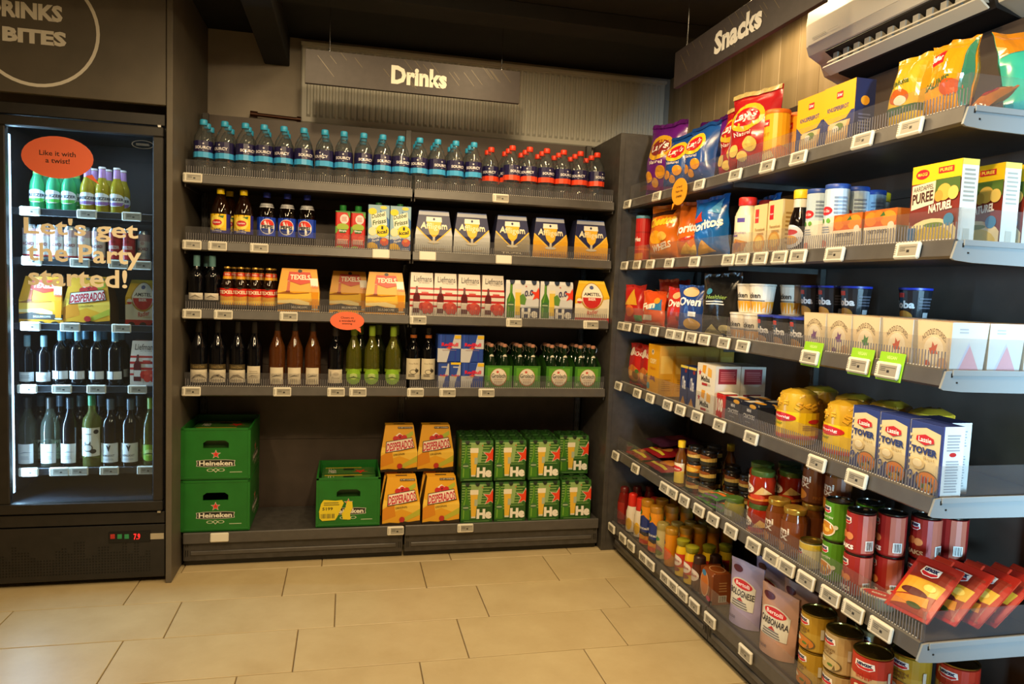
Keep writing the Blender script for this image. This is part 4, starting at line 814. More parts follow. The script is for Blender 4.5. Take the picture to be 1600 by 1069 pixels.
SCHT = Kind('breadcrumb_tub', 'tub', canister, .042, .2, '#f0b01e', '#e8761c', [('r', '#f3b41f', 0, .35, 1, 1), ('p', '#e8861c', [(0, .0), (1, 0), (1, .3), (.7, .42), (.5, .3), (.3, .45), (0, .3)]), ('r', '#c8202a', .44, .78, .56, .9), ('t', '#ffffff', 'Schar', .455, .81, .545, .87, .02), ('t', '#b98a1c', 'MIX IT', .43, .6, .57, .66, .01), ('p', '#f2d29a', [(.35, .25), (.6, .32), (.65, .2), (.4, .12)])])
rput(SCHT, 1, 1213, 'front yellow and orange tub, top snack shelf', 'yellow tubs', .08, at=.1); rput(SCHT, 1, 1192, 'yellow and orange tub just behind the front one, left side', 'yellow tubs', .175, y=2.275); rput(SCHT, 1, 1243, 'yellow and orange tub behind the front one, right side', 'yellow tubs', .17, y=2.165)
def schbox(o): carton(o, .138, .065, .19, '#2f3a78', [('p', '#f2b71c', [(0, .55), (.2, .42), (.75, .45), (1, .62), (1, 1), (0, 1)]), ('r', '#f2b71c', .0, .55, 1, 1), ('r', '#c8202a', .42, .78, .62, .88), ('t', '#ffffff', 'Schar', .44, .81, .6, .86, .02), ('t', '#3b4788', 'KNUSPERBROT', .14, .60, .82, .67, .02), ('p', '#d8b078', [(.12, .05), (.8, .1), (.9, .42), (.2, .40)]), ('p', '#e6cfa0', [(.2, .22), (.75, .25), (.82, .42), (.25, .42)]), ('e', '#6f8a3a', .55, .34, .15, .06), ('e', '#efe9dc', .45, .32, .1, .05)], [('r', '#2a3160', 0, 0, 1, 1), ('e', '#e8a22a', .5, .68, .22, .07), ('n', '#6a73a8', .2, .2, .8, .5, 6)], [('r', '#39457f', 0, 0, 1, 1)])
SB = Kind('crispbread_box', 'box', schbox)
for i, p in enumerate((1278, 1323)): rput(SB, 1, p, '%s yellow and blue crispbread box, top snack shelf' % nth(i, 2), 'crispbread boxes', .075 if i == 0 else .07, at=.05)
GB1 = Kind('bread_bag', 'snack bag', lambda o: bag(o, .14, .2, .085, '#c8a01e', [('r', '#caa72a', 0, .1, 1, .95), ('p', '#3a5a3c', [(0, .30), (1, .36), (1, .26), (0, .2)]), ('e', '#b85a24', .45, .45, .25, .1), ('e', '#d8d2b8', .5, .4, .15, .06), ('t', '#3a5a2c', 'Ciabatta', .2, .6, .7, .68, .01, .05)], 5, 0, .15))
GB2 = Kind('bread_bag', 'snack bag', lambda o: bag(o, .15, .2, .10, '#d88a14', [('r', '#dd9218', 0, .05, .9, .97), ('r', '#c8202a', .18, .72, .5, .86), ('t', '#ffffff', 'Schar', .2, .76, .48, .83, .02), ('t', '#3f6a38', 'SALINIS', .16, .42, .75, .52, .02, .06), ('e', '#c8501c', .75, .4, .2, .1), ('p', '#3f7d5a', [(.0, .08), (.9, .16), (.9, .05), (0, .03)]), ('r', '#3f7d5c', .9, .05, 1, .97)], 6, 0, .15))
rput(GB1, 1, 1396, 'yellow-green bread bag beside the blue and yellow boxes, top snack shelf', 'bread bags', .08, dz=.008, rz=.05, tilt=(-.08, .05), y=1.672, scale=(.86, .9, 1)); rput(GB2, 1, 1447, 'orange bread bag with red badge, top snack shelf', 'bread bags', .09, dz=.006, rz=.1, tilt=(-.05, .03), y=1.545, scale=(.86, .9, 1))
GB3 = Kind('bread_bag', 'snack bag', lambda o: bag(o, .13, .17, .06, '#a8641c', [('e', '#8f1f1c', .5, .5, .3, .2), ('r', '#c89a3a', .1, .75, .9, .9)], 8, 0, .12))
rput(GB3, 1, 1497, 'brown and gold bag slumped near the end of the top snack shelf', 'bread bags', .075, dz=.02, tilt=(-1.0, 0), rz=.0, y=1.442, scale=(.5, .6, .6))
GB4 = Kind('pasta_bag', 'snack bag', lambda o: bag(o, .17, .25, .08, '#3fae8c', [('p', '#d8811c', [(0, .7), (1, .8), (1, 1), (0, 1)]), ('e', '#7fb84a', .5, .4, .3, .15), ('p', '#c8d060', [(.2, .3), (.8, .5), (.85, .42), (.25, .22)]), ('r', '#3aa89a', 0, .05, 1, .18)], 9, 0, .15))
o = GB4.put((XR+.275, 1.455, ZR[1]+.006), RR+1.4, 'turquoise and orange bag at the near end of the top snack shelf', 'bread bags', (-.30, 0))
# ---- second snack shelf
PRN = Kind('crisp_tube', 'tub', canister, .037, .235, '#b8201f', '#5f9bb2', [('r', '#c0221f', 0, 0, 1, 1), ('r', '#a81a1a', 0, .68, 1, .72), ('t', '#f4efe6', 'Pringles', .36, .48, .64, .6, .03), ('p', '#d8801c', [(.3, .04), (.7, .1), (.7, .24), (.3, .2)]), ('r', '#e04a24', 0, .3, 1, .33)])
rput(PRN, 2, 1002.5, 'red crisp tube with pale blue lid, far left of second snack shelf', 'crisp tubes', .06); rput(PRN, 2, 1022, 'second red crisp tube behind the cheese puff bags', 'crisp tubes', .19)
def pbag(col, ops, s, w=.2, h=.26, d=.11, name='chips_bag'): return Kind(name, 'snack bag', lambda o: bag(o, w, h, d, col, ops, s, .08, .2))
CHE = pbag('#d8721a', [('t', '#f2c62a', 'Cheetos', .12, .62, .9, .80, .05, .08), ('e', '#e8a01c', .4, .42, .2, .12), ('e', '#f0b84a', .62, .44, .14, .08), ('t', '#f4ead8', 'WHEELS', .3, .2, .85, .32, .03, .1), ('p', '#3a1d12', [(.1, .86), (.85, .9), (.8, .82), (.1, .8)])], 11)
DOR = pbag('#d8691a', [('t', '#f7f2e8', 'Doritos', .05, .46, .95, .62, .04, .08), ('p', '#c93a1c', [(.2, .35), (.8, .42), (.5, .28)]), ('p', '#eeb02c', [(.2, .1), (.55, .3), (.8, .1)]), ('p', '#f0c04a', [(.55, .08), (.75, .26), (.95, .1)])], 12, .18, .25)
DOB = pbag('#1763b4', [('t', '#f7f2e8', 'Doritos', .02, .46, .95, .62, .04, .08), ('p', '#d2371f', [(.1, .6), (.35, .78), (.45, .6)]), ('p', '#e0a02c', [(.1, .08), (.45, .3), (.75, .1)]), ('p', '#5aa6dc', [(.6, .75), (.9, .95), (.9, .7)])], 13, .18, .25)
for K_, yy, dx, rz, s in ((CHE, 3.10, .075, .35, 'orange cheese puff bag nearest the red tube, second snack shelf'), (CHE, 2.98, .20, .2, 'orange cheese puff bag half hidden between its neighbours, second snack shelf'), (DOR, 2.845, .085, .35, 'orange tortilla chip bag, second snack shelf'), (DOB, 2.665, .08, .3, 'blue tortilla chip bag with tall pointed corner, second snack shelf'), (DOB, 2.56, .25, .05, 'second blue tortilla chip bag behind the red-capped bottle')):
    rput(K_, 2, 0, s, 'corn snack bags', dx, dz=.007, rz=rz, y=yy, tilt=(0, -.08 if K_ is DOB else 0))
def pancake(o):
    bottle(o, [(.034, 0), (.041, .004), (.041, .13), (.039, .16), (.030, .18), (.028, .188)], paint('#e6dcb4', .35), ([(.031, .188), (.032, .19), (.032, .214), (.029, .218)], paint('#c8281f', .4)), [(.0412, .012, .14, .12, [('r', '#ece3c0', 0, 0, 1, 1), ('r', '#c8202a', .05, .72, .2, .95), ('r', '#5a4a9a', .55, .82, .8, .93), ('t', '#6a4a9a', 'Pannenkoeken', .15, .52, .85, .6, .0), ('p', '#d8902c', [(.1, .1), (.5, .4), (.9, .32), (.8, .08), (.3, .02)]), ('p', '#b5641c', [(.25, .12), (.55, .34), (.75, .28), (.6, .1)]), ('r', '#7a5aa0', .2, .46, .6, .5)])])
PK = Kind('pancake_mix_bottle', 'bottle', pancake)
rput(PK, 2, 1166, 'cream pancake mix bottle with red cap, second snack shelf', 'pancake mix bottles', .055, at=.1); rput(PK, 2, 1197, 'cream pancake mix bottle with red cap standing behind the other', 'pancake mix bottles', .16, at=.1)
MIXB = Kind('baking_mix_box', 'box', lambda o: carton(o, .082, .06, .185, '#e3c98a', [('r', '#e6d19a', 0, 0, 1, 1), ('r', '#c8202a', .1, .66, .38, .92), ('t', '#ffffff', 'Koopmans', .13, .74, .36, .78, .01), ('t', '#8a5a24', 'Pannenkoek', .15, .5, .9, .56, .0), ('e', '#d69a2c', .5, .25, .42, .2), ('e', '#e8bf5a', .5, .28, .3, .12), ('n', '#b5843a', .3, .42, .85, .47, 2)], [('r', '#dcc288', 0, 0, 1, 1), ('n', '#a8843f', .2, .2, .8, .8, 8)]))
for i, p in enumerate((1199, 1223)): rput(MIXB, 2, p, '%s cream and yellow baking mix box, second snack shelf' % nth(i, 2), 'baking mix boxes', (.085, .06)[i], at=.1)
def syrup(o, glass='#120a08', cap='#f0c31c', band='#d8cfc0'):
    bottle(o, [(.027, 0), (.033, .004), (.033, .1), (.03, .12), (.022, .145), (.021, .178)], paint(glass, .1), ([(.024, .178), (.0245, .18), (.0245, .203), (.022, .206)], paint(cap, .4)), [(.0333, .02, .075, .09, [('e', '#d9dde6', .5, .5, .5, .5), ('e', '#c8242a', .5, .68, .3, .12), ('e', '#d8a03a', .5, .35, .32, .2)])], 20, lambda q: MB().lathe([(.0228, .150), (.0225, .176)], paint(band), 18).build('neck_label', q))
SYR = Kind('syrup_bottle', 'bottle', syrup); rput(SYR, 2, 1250, 'dark syrup bottle with yellow cap, second snack shelf', None, .05, at=.1)
WC = Kind('flour_tub', 'tub', canister, .034, .2, '#c9d6e2', '#274a9e', [('r', '#b9cfe2', 0, .55, 1, 1), ('r', '#ece7dc', 0, 0, 1, .55), ('e', '#c8242a', .5, .66, .1, .07), ('t', '#ffffff', 'Van Gilse', .44, .635, .56, .685, .0), ('e', '#3f8a3c', .45, .5, .03, .04), ('e', '#6aa83a', .55, .5, .03, .04), ('n', '#9aa6b8', .42, .3, .58, .42, 3), ('e', '#e08a6a', .5, .12, .05, .07), ('n', '#7a8ca8', .62, .6, .8, .9, 5)])
for i, (p, dx) in enumerate(((1277, .065), (1306, .05), (1336, .13), (1362, .22))): rput(WC, 2, p, '%s pale blue sugar tub from the left, second snack shelf' % nth(i, 99), 'pale blue sugar tubs', dx, at=.1)
rput(SYR, 2, 1375, 'dark syrup bottle with yellow cap far back behind the pale blue tubs', None, .30, at=.1)
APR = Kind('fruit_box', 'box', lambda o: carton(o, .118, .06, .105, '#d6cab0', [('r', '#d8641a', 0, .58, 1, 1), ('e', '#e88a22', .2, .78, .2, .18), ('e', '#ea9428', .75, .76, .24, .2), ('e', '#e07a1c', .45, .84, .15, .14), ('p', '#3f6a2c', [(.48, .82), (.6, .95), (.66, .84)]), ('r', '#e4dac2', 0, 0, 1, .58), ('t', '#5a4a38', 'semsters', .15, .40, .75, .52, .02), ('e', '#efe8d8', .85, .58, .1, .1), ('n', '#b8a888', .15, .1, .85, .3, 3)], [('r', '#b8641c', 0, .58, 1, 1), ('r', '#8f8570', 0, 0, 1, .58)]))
for i, p in enumerate((1336, 1388)): rput(APR, 2, p, '%s low box with orange fruit print, second snack shelf' % nth(i, 2), 'orange fruit boxes', .045, at=.02)
def maggi(o): carton(o, .15, .046, .2, '#7a2a18', [('r', '#efc41c', 0, .78, 1, 1), ('r', '#7d2a1a', 0, .32, 1, .78), ('e', '#c8202a', .22, .89, .14, .06), ('t', '#f6e44a', 'MAGGI', .12, .87, .32, .91, .01), ('r', '#c8202a', .55, .87, .85, .94), ('t', '#f6e44a', 'PUREE', .58, .885, .82, .925, .02), ('p', '#ddd5c0', [(.03, .76), (.52, .79), (.5, .52), (.03, .46)]), ('t', '#4a3a2c', 'AARDAPPEL', .06, .69, .48, .75, .01, .02), ('t', '#4a2a1c', 'PUREE', .05, .54, .48, .67, .03, .03), ('r', '#4f6a2c', .52, .62, 1, .8), ('e', '#d8b04a', .7, .64, .14, .1), ('e', '#e2c262', .88, .62, .1, .08), ('e', '#c89a3c', .6, .60, .08, .07), ('t', '#ece4d4', 'NATUREL', .42, .42, .88, .52, .04, .04), ('e', '#efe3b0', .5, .1, .55, .24), ('e', '#e0c95a', .5, .05, .46, .2), ('e', '#6a8a3a', .55, .26, .2, .03), ('e', '#3a8ac0', .84, .31, .1, .075), ('r', '#3a7ac0', .0, .08, .18, .24)], [('r', '#e8e6dc', 0, 0, 1, 1), ('r', '#efe06a', 0, .93, 1, 1), ('n', '#a9a89e', .15, .5, .85, .9, 8), ('r', '#c9c7ba', .3, .06, .7, .2)], [('r', '#f0cf2c', 0, 0, 1, 1)])
MG = Kind('mash_box', 'box', maggi)
for i, (dx, s) in enumerate(((.045, 'front'), (.165, 'middle'), (.228, 'rear'))): MG.put((XR+dx, 1.487+.0*i, ZR[2]), RR, '%s yellow and brown mashed potato box, near end of second snack shelf' % s, 'mashed potato boxes')
# ---- third snack shelf
sm = lambda col, ops, s, w=.12, h=.17, d=.06: pbag(col, ops, s, w, h, d, 'snack_bag')
SM = [(991, sm('#b8201c', [('p', '#d8a02c', [(.1, .5), (.5, .9), (.8, .5)]), ('e', '#e06a2c', .4, .35, .25, .15), ('r', '#2f7d4a', .65, .1, .95, .25)], 21, .13, .2), 'red and yellow', .05, .5), (1024, sm('#d8811c', [('r', '#c89a3a', .1, .1, .9, .3)], 22, .10, .18), 'narrow orange', .13, -.3), (1021, sm('#d8501c', [('p', '#2f7fc0', [(.4, .5), (.9, .8), (.95, .5)]), ('t', '#f2ead8', 'Fun', .1, .5, .7, .7, .05, .1), ('r', '#c8c2ba', .1, .2, .6, .35), ('e', '#e8a02c', .75, .75, .12, .08)], 23, .15, .17), 'orange and blue', .05, .35), (1041, sm('#c8321c', [('e', '#a8501c', .5, .3, .4, .25), ('e', '#d88a2c', .4, .3, .2, .12), ('t', '#f2e2c8', 'Nibb-it', .15, .62, .85, .74, .03)], 24, .15, .23), 'red and brown', .14, .2),
    (1059, sm('#c02a20', [('e', '#e8b07a', .5, .82, .18, .08), ('t', '#f2e4da', 'Oven', .12, .56, .88, .74, .03), ('r', '#7a1512', .6, .25, .85, .35)], 25, .13, .19), 'red oven-baked', .05, .4), (1080, sm('#1c3f8c', [('e', '#e2b988', .5, .86, .28, .1), ('t', '#e8ecf4', 'Oven', .1, .58, .9, .76, .03), ('e', '#c89a4a', .6, .2, .3, .12), ('r', '#e8ecf4', .5, .36, .8, .46)], 26, .15, .2), 'blue and tan oven-baked', .055, .4), (1100, sm('#b89a6a', [('t', '#2c3a5c', 'Oven', .1, .5, .9, .66, .03), ('e', '#e2d2b0', .5, .25, .3, .15), ('p', '#26324a', [(0, .6), (.5, .75), (1, .6), (1, .95), (0, .95)])], 27, .12, .2), 'tan and navy', .15, .15), (1124, sm('#1d1c1b', [('t', '#8fae5a', 'Healthier', .25, .6, .8, .66, .01), ('n', '#d8d8d0', .25, .5, .75, .58, 2), ('p', '#c8b878', [(.05, .02), (.4, .2), (.6, .05)]), ('e', '#d2c48a', .75, .12, .18, .08), ('e', '#3f8aa8', .3, .72, .08, .05)], 28, .19, .25, .08), 'large black', .08, .35), (1142, sm('#8f8a7a', [('r', '#6f6a5c', .1, .3, .9, .7)], 29, .12, .21), 'silver-grey', .19, .1)]
for p, K_, s, dx, rz in SM: rput(K_, 3, p, s+' snack bag on the third snack shelf', 'small snack bags', dx, rz=rz)
rput(SM[3][1], 3, 1063, 'dark red snack bag standing behind the red oven-baked one', 'small snack bags', .27); rput(SM[0][1], 3, 1096, 'red snack bag standing behind the tan and navy one', 'small snack bags', .22)
def cup(o, body, lid, ops, r0=.034, r1=.044, h=.104):
    MB().lathe([(r0, 0), (r0+.001, .003), (r1, h-.006)], paint(body), 24).build('cup', o)
    MB().lathe([(r1, h-.008), (r1+.002, h-.007), (r1+.002, h-.001), (r1-.002, h)], paint(lid, .4), 24).build('lid', o)
    w = 2*PI*r0*.99; b = MB(); prints(b, ops, w, h-.014, cyl(r0+.0006, .004, 0, 0, r1+.0004, h-.014), ucuts(w, 18)); b.build('label', o)
CK = Kind('noodle_cup', 'cup', cup, '#ddd6c8', '#d8d4c8', [('r', '#e2dccf', 0, .5, 1, 1), ('r', '#e0a02c', .4, 0, 1, .42), ('r', '#e6e0d2', 0, 0, .4, .5), ('r', '#cf8f8a', .33, .7, .38, .95), ('t', '#2b2724', 'Chicken', .33, .55, .64, .76, .02), ('r', '#3a342c', .38, .44, .7, .47), ('e', '#d8b878', .42, .25, .06, .18), ('e', '#b8502c', .36, .2, .03, .1)])
SO = Kind('noodle_cup', 'cup', cup, '#17171c', '#2434a0', [('r', '#1a1a20', 0, 0, 1, 1), ('r', '#2f5f86', .44, .4, .50, .95), ('r', '#c8403a', .42, .78, .52, .93), ('t', '#e8e8ea', 'Soba', .36, .42, .64, .68, .04), ('e', '#b8863a', .5, .15, .12, .2), ('r', '#b5b5b8', .74, .05, .82, .3), ('n', '#5a5a66', .68, .4, .86, .8, 4)])
for i, p in enumerate((1157, 1174)): rput(CK, 3, p, '%s pale noodle cup in the lower row, third snack shelf' % nth(i, 2), 'pale noodle cups', (.06, .06)[i], y=(2.379, 2.288)[i])
for i, (yy, dx) in enumerate(((2.375, .08), (2.283, .075), (2.247, .172))): CK.put((XR+dx, yy, ZR[3]+(.105 if i < 2 else 0.105)), RR, '%s pale noodle cup in the upper row, third snack shelf' % nth(i, 3), 'pale noodle cups')
CK.put((XR+.172, 2.247, ZR[3]), RR, 'pale noodle cup hidden under the rightmost upper one, third snack shelf', 'pale noodle cups')
for i, yy in enumerate((2.194, 2.101, 2.008)): SO.put((XR+.058, yy, ZR[3]), RR, '%s black noodle cup with blue lid in the lower row' % nth(i, 3), 'black noodle cups')
for i, (yy, dx) in enumerate(((2.147, .185), (2.053, .185), (1.955, .195), (1.83, .30))): 
    SO.put((XR+dx, yy, ZR[3]+.1045), RR, '%s black noodle cup with blue lid from the left in the upper row' % nth(i, 99), 'black noodle cups'); SO.put((XR+dx, yy, ZR[3]), RR, 'black noodle cup carrying the %s upper one from the left' % nth(i, 99), 'black noodle cups')
def nbox(o, col):
    w, w2, d, d2, h = .094, .106, .094, .104, .122
    vs = [(-w/2, -d/2, 0), (w/2, -d/2, 0), (w/2, d/2, 0), (-w/2, d/2, 0), (-w2/2, -d2/2, h), (w2/2, -d2/2, h), (w2/2, d2/2, h), (-w2/2, d2/2, h)]
    b = MB(); b.add(vs, [(0, 1, 5, 4), (2, 3, 7, 6), (0, 3, 2, 1)], paint('#d9c6a0')); b.add(vs, [(1, 2, 6, 5), (3, 0, 4, 7)], paint('#e2e0da')); b.add(vs, [(4, 5, 6, 7)], paint('#d8c296')); b.build('carton', o)
    k = lambda v: (w+(w2-w)*v/h)/w; ky = lambda v: d/2+(d2-d)/2*v/h
    b = MB(); prints(b, [('r', '#dcc9a3', .04, .02, .96, .98), ('t', '#5a4a38', 'NOODLE STORIES', .15, .74, .85, .86, .01, 0, .16), ('e', '#eadfc6', .5, .42, .3, .28), ('e', '#e9dcc0', .5, .42, .22, .2), ('p', col, [(.42, .34), (.36, .46), (.44, .48), (.46, .6), (.53, .52), (.62, .56), (.58, .44), (.64, .36), (.54, .36)]), ('e', '#c8a07a', .78, .16, .16, .14), ('e', col, .32, .16, .08, .06), ('n', '#a8906a', .42, .05, .6, .12, 2)], w, h, lambda u, v, of: (u*k(v), -ky(v)-of, v))
    kx = lambda v: w/2+(w2-w)/2*v/h
    b.build('print', o); b = MB()
    prints(b, [('p', '#d2cfe0', [(.18, .04), (.5, .62), (.8, .04)]), ('p', '#e3a8ae', [(.24, .03), (.53, .56), (.88, .06)]), ('n', '#b9b9bc', .2, .78, .45, .9, 2)], d, h, lambda u, v, of: (kx(v)+of, u*ky(v)/(d/2), v))
    b.build('print', o); b = MB()
    prints(b, [('p', '#c8382c', [(.3, .1), (.9, .3), (.9, .1)])], w2, d2, topf(h, -d2/2)); b.build('print', o)
NB = [Kind('noodle_box', 'box', nbox, c) for c in ('#7a4a8c', '#4f8a4a', '#c85a3a')]
for i, (yy, c, cn) in enumerate(((1.911, 0, 'purple'), (1.80, 0, 'purple'), (1.69, 1, 'green'), (1.575, 2, 'orange'), (1.455, 2, 'orange'))):
    for r_ in range(3 if i == 4 else 2 if i else 1):
        NB[c].put((XR+.075+r_*.108, yy+(.0 if r_ == 0 else random.uniform(-.004, .004)), ZR[3]), RR, '%s cream noodle box from the left with %s figure, %s row, third snack shelf' % (nth(i, 99), cn, ('front', 'second', 'third')[r_]), 'cream noodle boxes')
# ---- fourth snack shelf
NUT = sm('#b01f1c', [('e', '#e8d8c8', .3, .8, .15, .1), ('t', '#f2e2da', 'NACHO', .4, .72, .95, .82, .02), ('e', '#c8702c', .5, .3, .4, .2), ('e', '#e8b05a', .35, .3, .15, .08), ('e', '#8f4a1c', .65, .25, .18, .1), ('e', '#3f6a2c', .8, .36, .08, .05)], 31, .16, .22, .08)
for i, p in enumerate((986, 1009)): rput(NUT, 4, p, '%s shiny red nacho bag, far left of fourth snack shelf' % nth(i, 2), 'red nacho bags', .065, dz=.004, rz=.2, y=(3.325, 3.185)[i], scale=(.85, .9, .95))
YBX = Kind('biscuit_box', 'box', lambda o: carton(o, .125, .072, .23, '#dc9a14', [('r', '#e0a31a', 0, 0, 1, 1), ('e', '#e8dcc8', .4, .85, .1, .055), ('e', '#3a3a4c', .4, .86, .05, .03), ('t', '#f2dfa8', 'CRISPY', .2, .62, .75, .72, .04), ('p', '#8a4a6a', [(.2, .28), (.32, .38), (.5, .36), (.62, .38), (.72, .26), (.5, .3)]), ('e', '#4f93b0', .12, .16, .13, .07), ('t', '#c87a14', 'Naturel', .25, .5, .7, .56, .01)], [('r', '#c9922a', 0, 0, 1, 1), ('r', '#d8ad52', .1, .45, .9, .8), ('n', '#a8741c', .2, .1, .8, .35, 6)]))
column(YBX, 4, 1031, .074, 5, 'yellow biscuit box, front of its row on fourth snack shelf', 'yellow biscuit boxes', .055, at=.05)
OBX = Kind('biscuit_pack', 'pack', lambda o: carton(o, .066, .06, .17, '#1b2a5c', [('r', '#1c2c62', 0, 0, 1, 1), ('t', '#e4e4ea', 'Oba', .25, .42, .75, .75, .02), ('e', '#8a2a2a', .7, .88, .15, .05), ('p', '#b5813a', [(.1, .02), (.5, .26), (.9, .02)]), ('r', '#d8c24a', 0, .94, 1, 1)], bev=.008))
for i, p in enumerate((1074, 1087)): rput(OBX, 4, p, '%s navy biscuit pack standing on fourth snack shelf' % nth(i, 2), 'navy biscuit packs', .05, y=(2.735, 2.662)[i])
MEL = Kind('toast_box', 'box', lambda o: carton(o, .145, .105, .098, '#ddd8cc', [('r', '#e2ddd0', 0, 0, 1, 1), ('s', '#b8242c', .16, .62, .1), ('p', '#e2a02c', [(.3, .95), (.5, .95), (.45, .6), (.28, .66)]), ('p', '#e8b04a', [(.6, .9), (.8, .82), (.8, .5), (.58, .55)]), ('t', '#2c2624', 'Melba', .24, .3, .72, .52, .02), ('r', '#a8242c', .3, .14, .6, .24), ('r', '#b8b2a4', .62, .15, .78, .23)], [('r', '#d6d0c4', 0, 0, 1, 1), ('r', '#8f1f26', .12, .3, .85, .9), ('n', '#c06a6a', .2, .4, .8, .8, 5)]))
for lv in (0, 1):
    for r_ in (0, 1): MEL.put((XR+.07+r_*.108, 2.545, ZR[4]+lv*.0985), RR, 'white toast box with red star, %s %s of the stack, fourth snack shelf' % (('lower', 'upper')[lv], ('front', 'rear')[r_]), 'white toast boxes')
CRK = Kind('cracker_pack', 'pack', lambda o: carton(o, .105, .07, .095, '#151b2c', [('r', '#161c30', 0, 0, 1, 1), ('t', '#dcdce0', 'MINI', .35, .66, .6, .78, .03), ('t', '#dcdce0', 'CRACKERS', .15, .42, .85, .58, .02), ('e', '#c8963a', .7, .9, .2, .08), ('n', '#8a8a94', .3, .25, .6, .33, 1)], None, [('r', '#cfcac0', .0, .1, .4, .9), ('e', '#d89a2c', .6, .5, .3, .2)], bev=.007))
TUC = Kind('cracker_pack', 'pack', lambda o: carton(o, .06, .06, .1, '#b8201f', [('t', '#f2e9dc', '100', .1, .3, .9, .8, .05)], None, [('r', '#e0dcd2', 0, 0, 1, 1)], bev=.006))
TUC.put((XR+.05, 2.435, ZR[4]), RR, 'small red cracker pack between toast boxes and navy packs, fourth snack shelf')
for i in range(3):
    for r_ in range(2): CRK.put((XR+.06+r_*.085, 2.345-i*.108, ZR[4]), RR, 'navy cracker pack, %s from the left, %s row, fourth snack shelf' % (nth(i, 99), ('front', 'rear')[r_]), 'navy cracker packs') if i < 2 else None
MIDF = film('clear_food_bag', '#ece8d8', .25, '#c9a42c', .12)
def pastapack(o):
    r = .062; vs = []; b = MB(); pr = [(r*.93, 0), (r, .015), (r*1.02, .06), (r, .11), (r*.98, .135), (r*.85, .16), (r*.4, .172)]
    seg = 28; vs = []; fs = []
    for (rr, z_) in pr:
        for k in range(seg):
            a = 2*PI*k/seg; q = rr*(1+.05*noise.noise(Vector((math.cos(a)*2.5, math.sin(a)*2.5, z_*22)))); vs.append((q*math.sin(a), -q*math.cos(a), z_+.004*noise.noise(Vector((a*2, z_*9, 4)))))
    for i in range(len(pr)-1):
        for k in range(seg): fs.append((i*seg+k, i*seg+(k+1) % seg, (i+1)*seg+(k+1) % seg, (i+1)*seg+k))
    fs.append(list(range(seg))[::-1]); fs.append([(len(pr)-1)*seg+k for k in range(seg)])
    b.add(vs, fs, foil('#c9a12a', .25), True); b.build('wrapped_pasta', o)
    w = 2*PI*r*1.03; b = MB(); prints(b, [('r', '#e8c41c', 0, .0, 1, 1), ('r', '#c8401c', 0, .0, 1, .1), ('r', '#d86a1c', 0, .1, 1, .15), ('e', '#c8242c', .5, .78, .13, .16), ('t', '#ffffff', 'Honig', .42, .72, .58, .84, .01), ('t', '#6a8a1c', 'Tover', .4, .48, .52, .6, .01), ('e', '#c8242c', .78, .68, .06, .08), ('n', '#a8841c', .68, .35, .84, .55, 3), ('e', '#c8242c', .22, .7, .1, .14)], w, .085, cyl(r*1.045, .018), ucuts(w, 20)); b.build('label', o)
    b = MB()
    for k in range(60):
        a = random.uniform(0, 2*PI); z_ = random.uniform(.11, .155); rr = r*(1.0 if z_ < .135 else .86); b.tube([(rr*math.sin(a), -rr*math.cos(a), z_), (rr*math.sin(a+.25), -rr*math.cos(a+.25), z_+random.uniform(-.008, .012))], .004, '#d8a62c', 5)
    b = b.build('macaroni', o); b['kind'] = 'stuff'
PP = Kind('pasta_pack', 'pack', pastapack)
for i, (yy, dx) in enumerate(((2.035, .075), (2.10, .20), (1.81, .085), (1.93, .20), (1.80, .22), (1.67, .24))): PP.put((XR+dx, yy, ZR[4]+.004), RR+random.uniform(-.2, .2), '%s yellow round-wrapped macaroni pack on fourth snack shelf' % ('front left', 'rear left', 'front right', 'rear second', 'rear third', 'rear rightmost')[i], 'yellow macaroni packs')
def tover(o): carton(o, .101, .062, .178, '#2f3f86', [('p', '#e3d3a6', [(.06, .14), (.06, .88), (.5, .93), (.94, .88), (.94, .1), (.6, .2), (.3, .3)])] + [('e', '#e3d3a6', .06+.0*i, .2+i*.085, .03, .02) for i in range(8)] + [('p', '#c8242a', [(.24, .80), (.5, .84), (.76, .80), (.78, .74), (.5, .69), (.22, .74)]), ('t', '#ffffff', 'Lassie', .3, .73, .7, .80, .02), ('t', '#2b3a78', 'TOVER', .1, .56, .9, .66, .05), ('t', '#b59a5a', 'Rijst', .5, .48, .85, .54, .0), ('e', '#d8c08a', .35, .42, .2, .08), ('e', '#efe3c0', .33, .43, .15, .055), ('e', '#3a4a8c', .14, .27, .07, .04), ('t', '#ffffff', '0', .12, .255, .16, .285, .02), ('e', '#6a5a3a', .68, .20, .36, .15), ('e', '#d8822c', .68, .20, .33, .135), ('e', '#b8401c', .6, .22, .1, .05), ('e', '#4a3a24', .78, .18, .08, .04), ('e', '#e8b04a', .7, .14, .12, .05), ('e', '#5a7a2c', .56, .14, .06, .03)], [('r', '#e9e8e4', 0, 0, 1, 1), ('r', '#2f3f86', 0, 0, .06, 1), ('e', '#c8242a', .5, .62, .16, .03), ('n', '#a5a6ac', .2, .66, .8, .9, 6), ('n', '#a5a6ac', .2, .1, .8, .55, 12)], [('r', '#34448c', 0, 0, 1, 1)])
TV = Kind('rice_box', 'box', tover)
for i, yy in enumerate((1.664, 1.559, 1.454)): TV.put((XR+.055, yy, ZR[4]), RR, '%s blue and cream rice box at the near end, fourth snack shelf' % nth(i, 3), 'blue and cream rice boxes')
TV.put((XR+.12, 1.50, ZR[4]), RR, 'blue and cream rice box standing behind the front three, fourth snack shelf', 'blue and cream rice boxes')
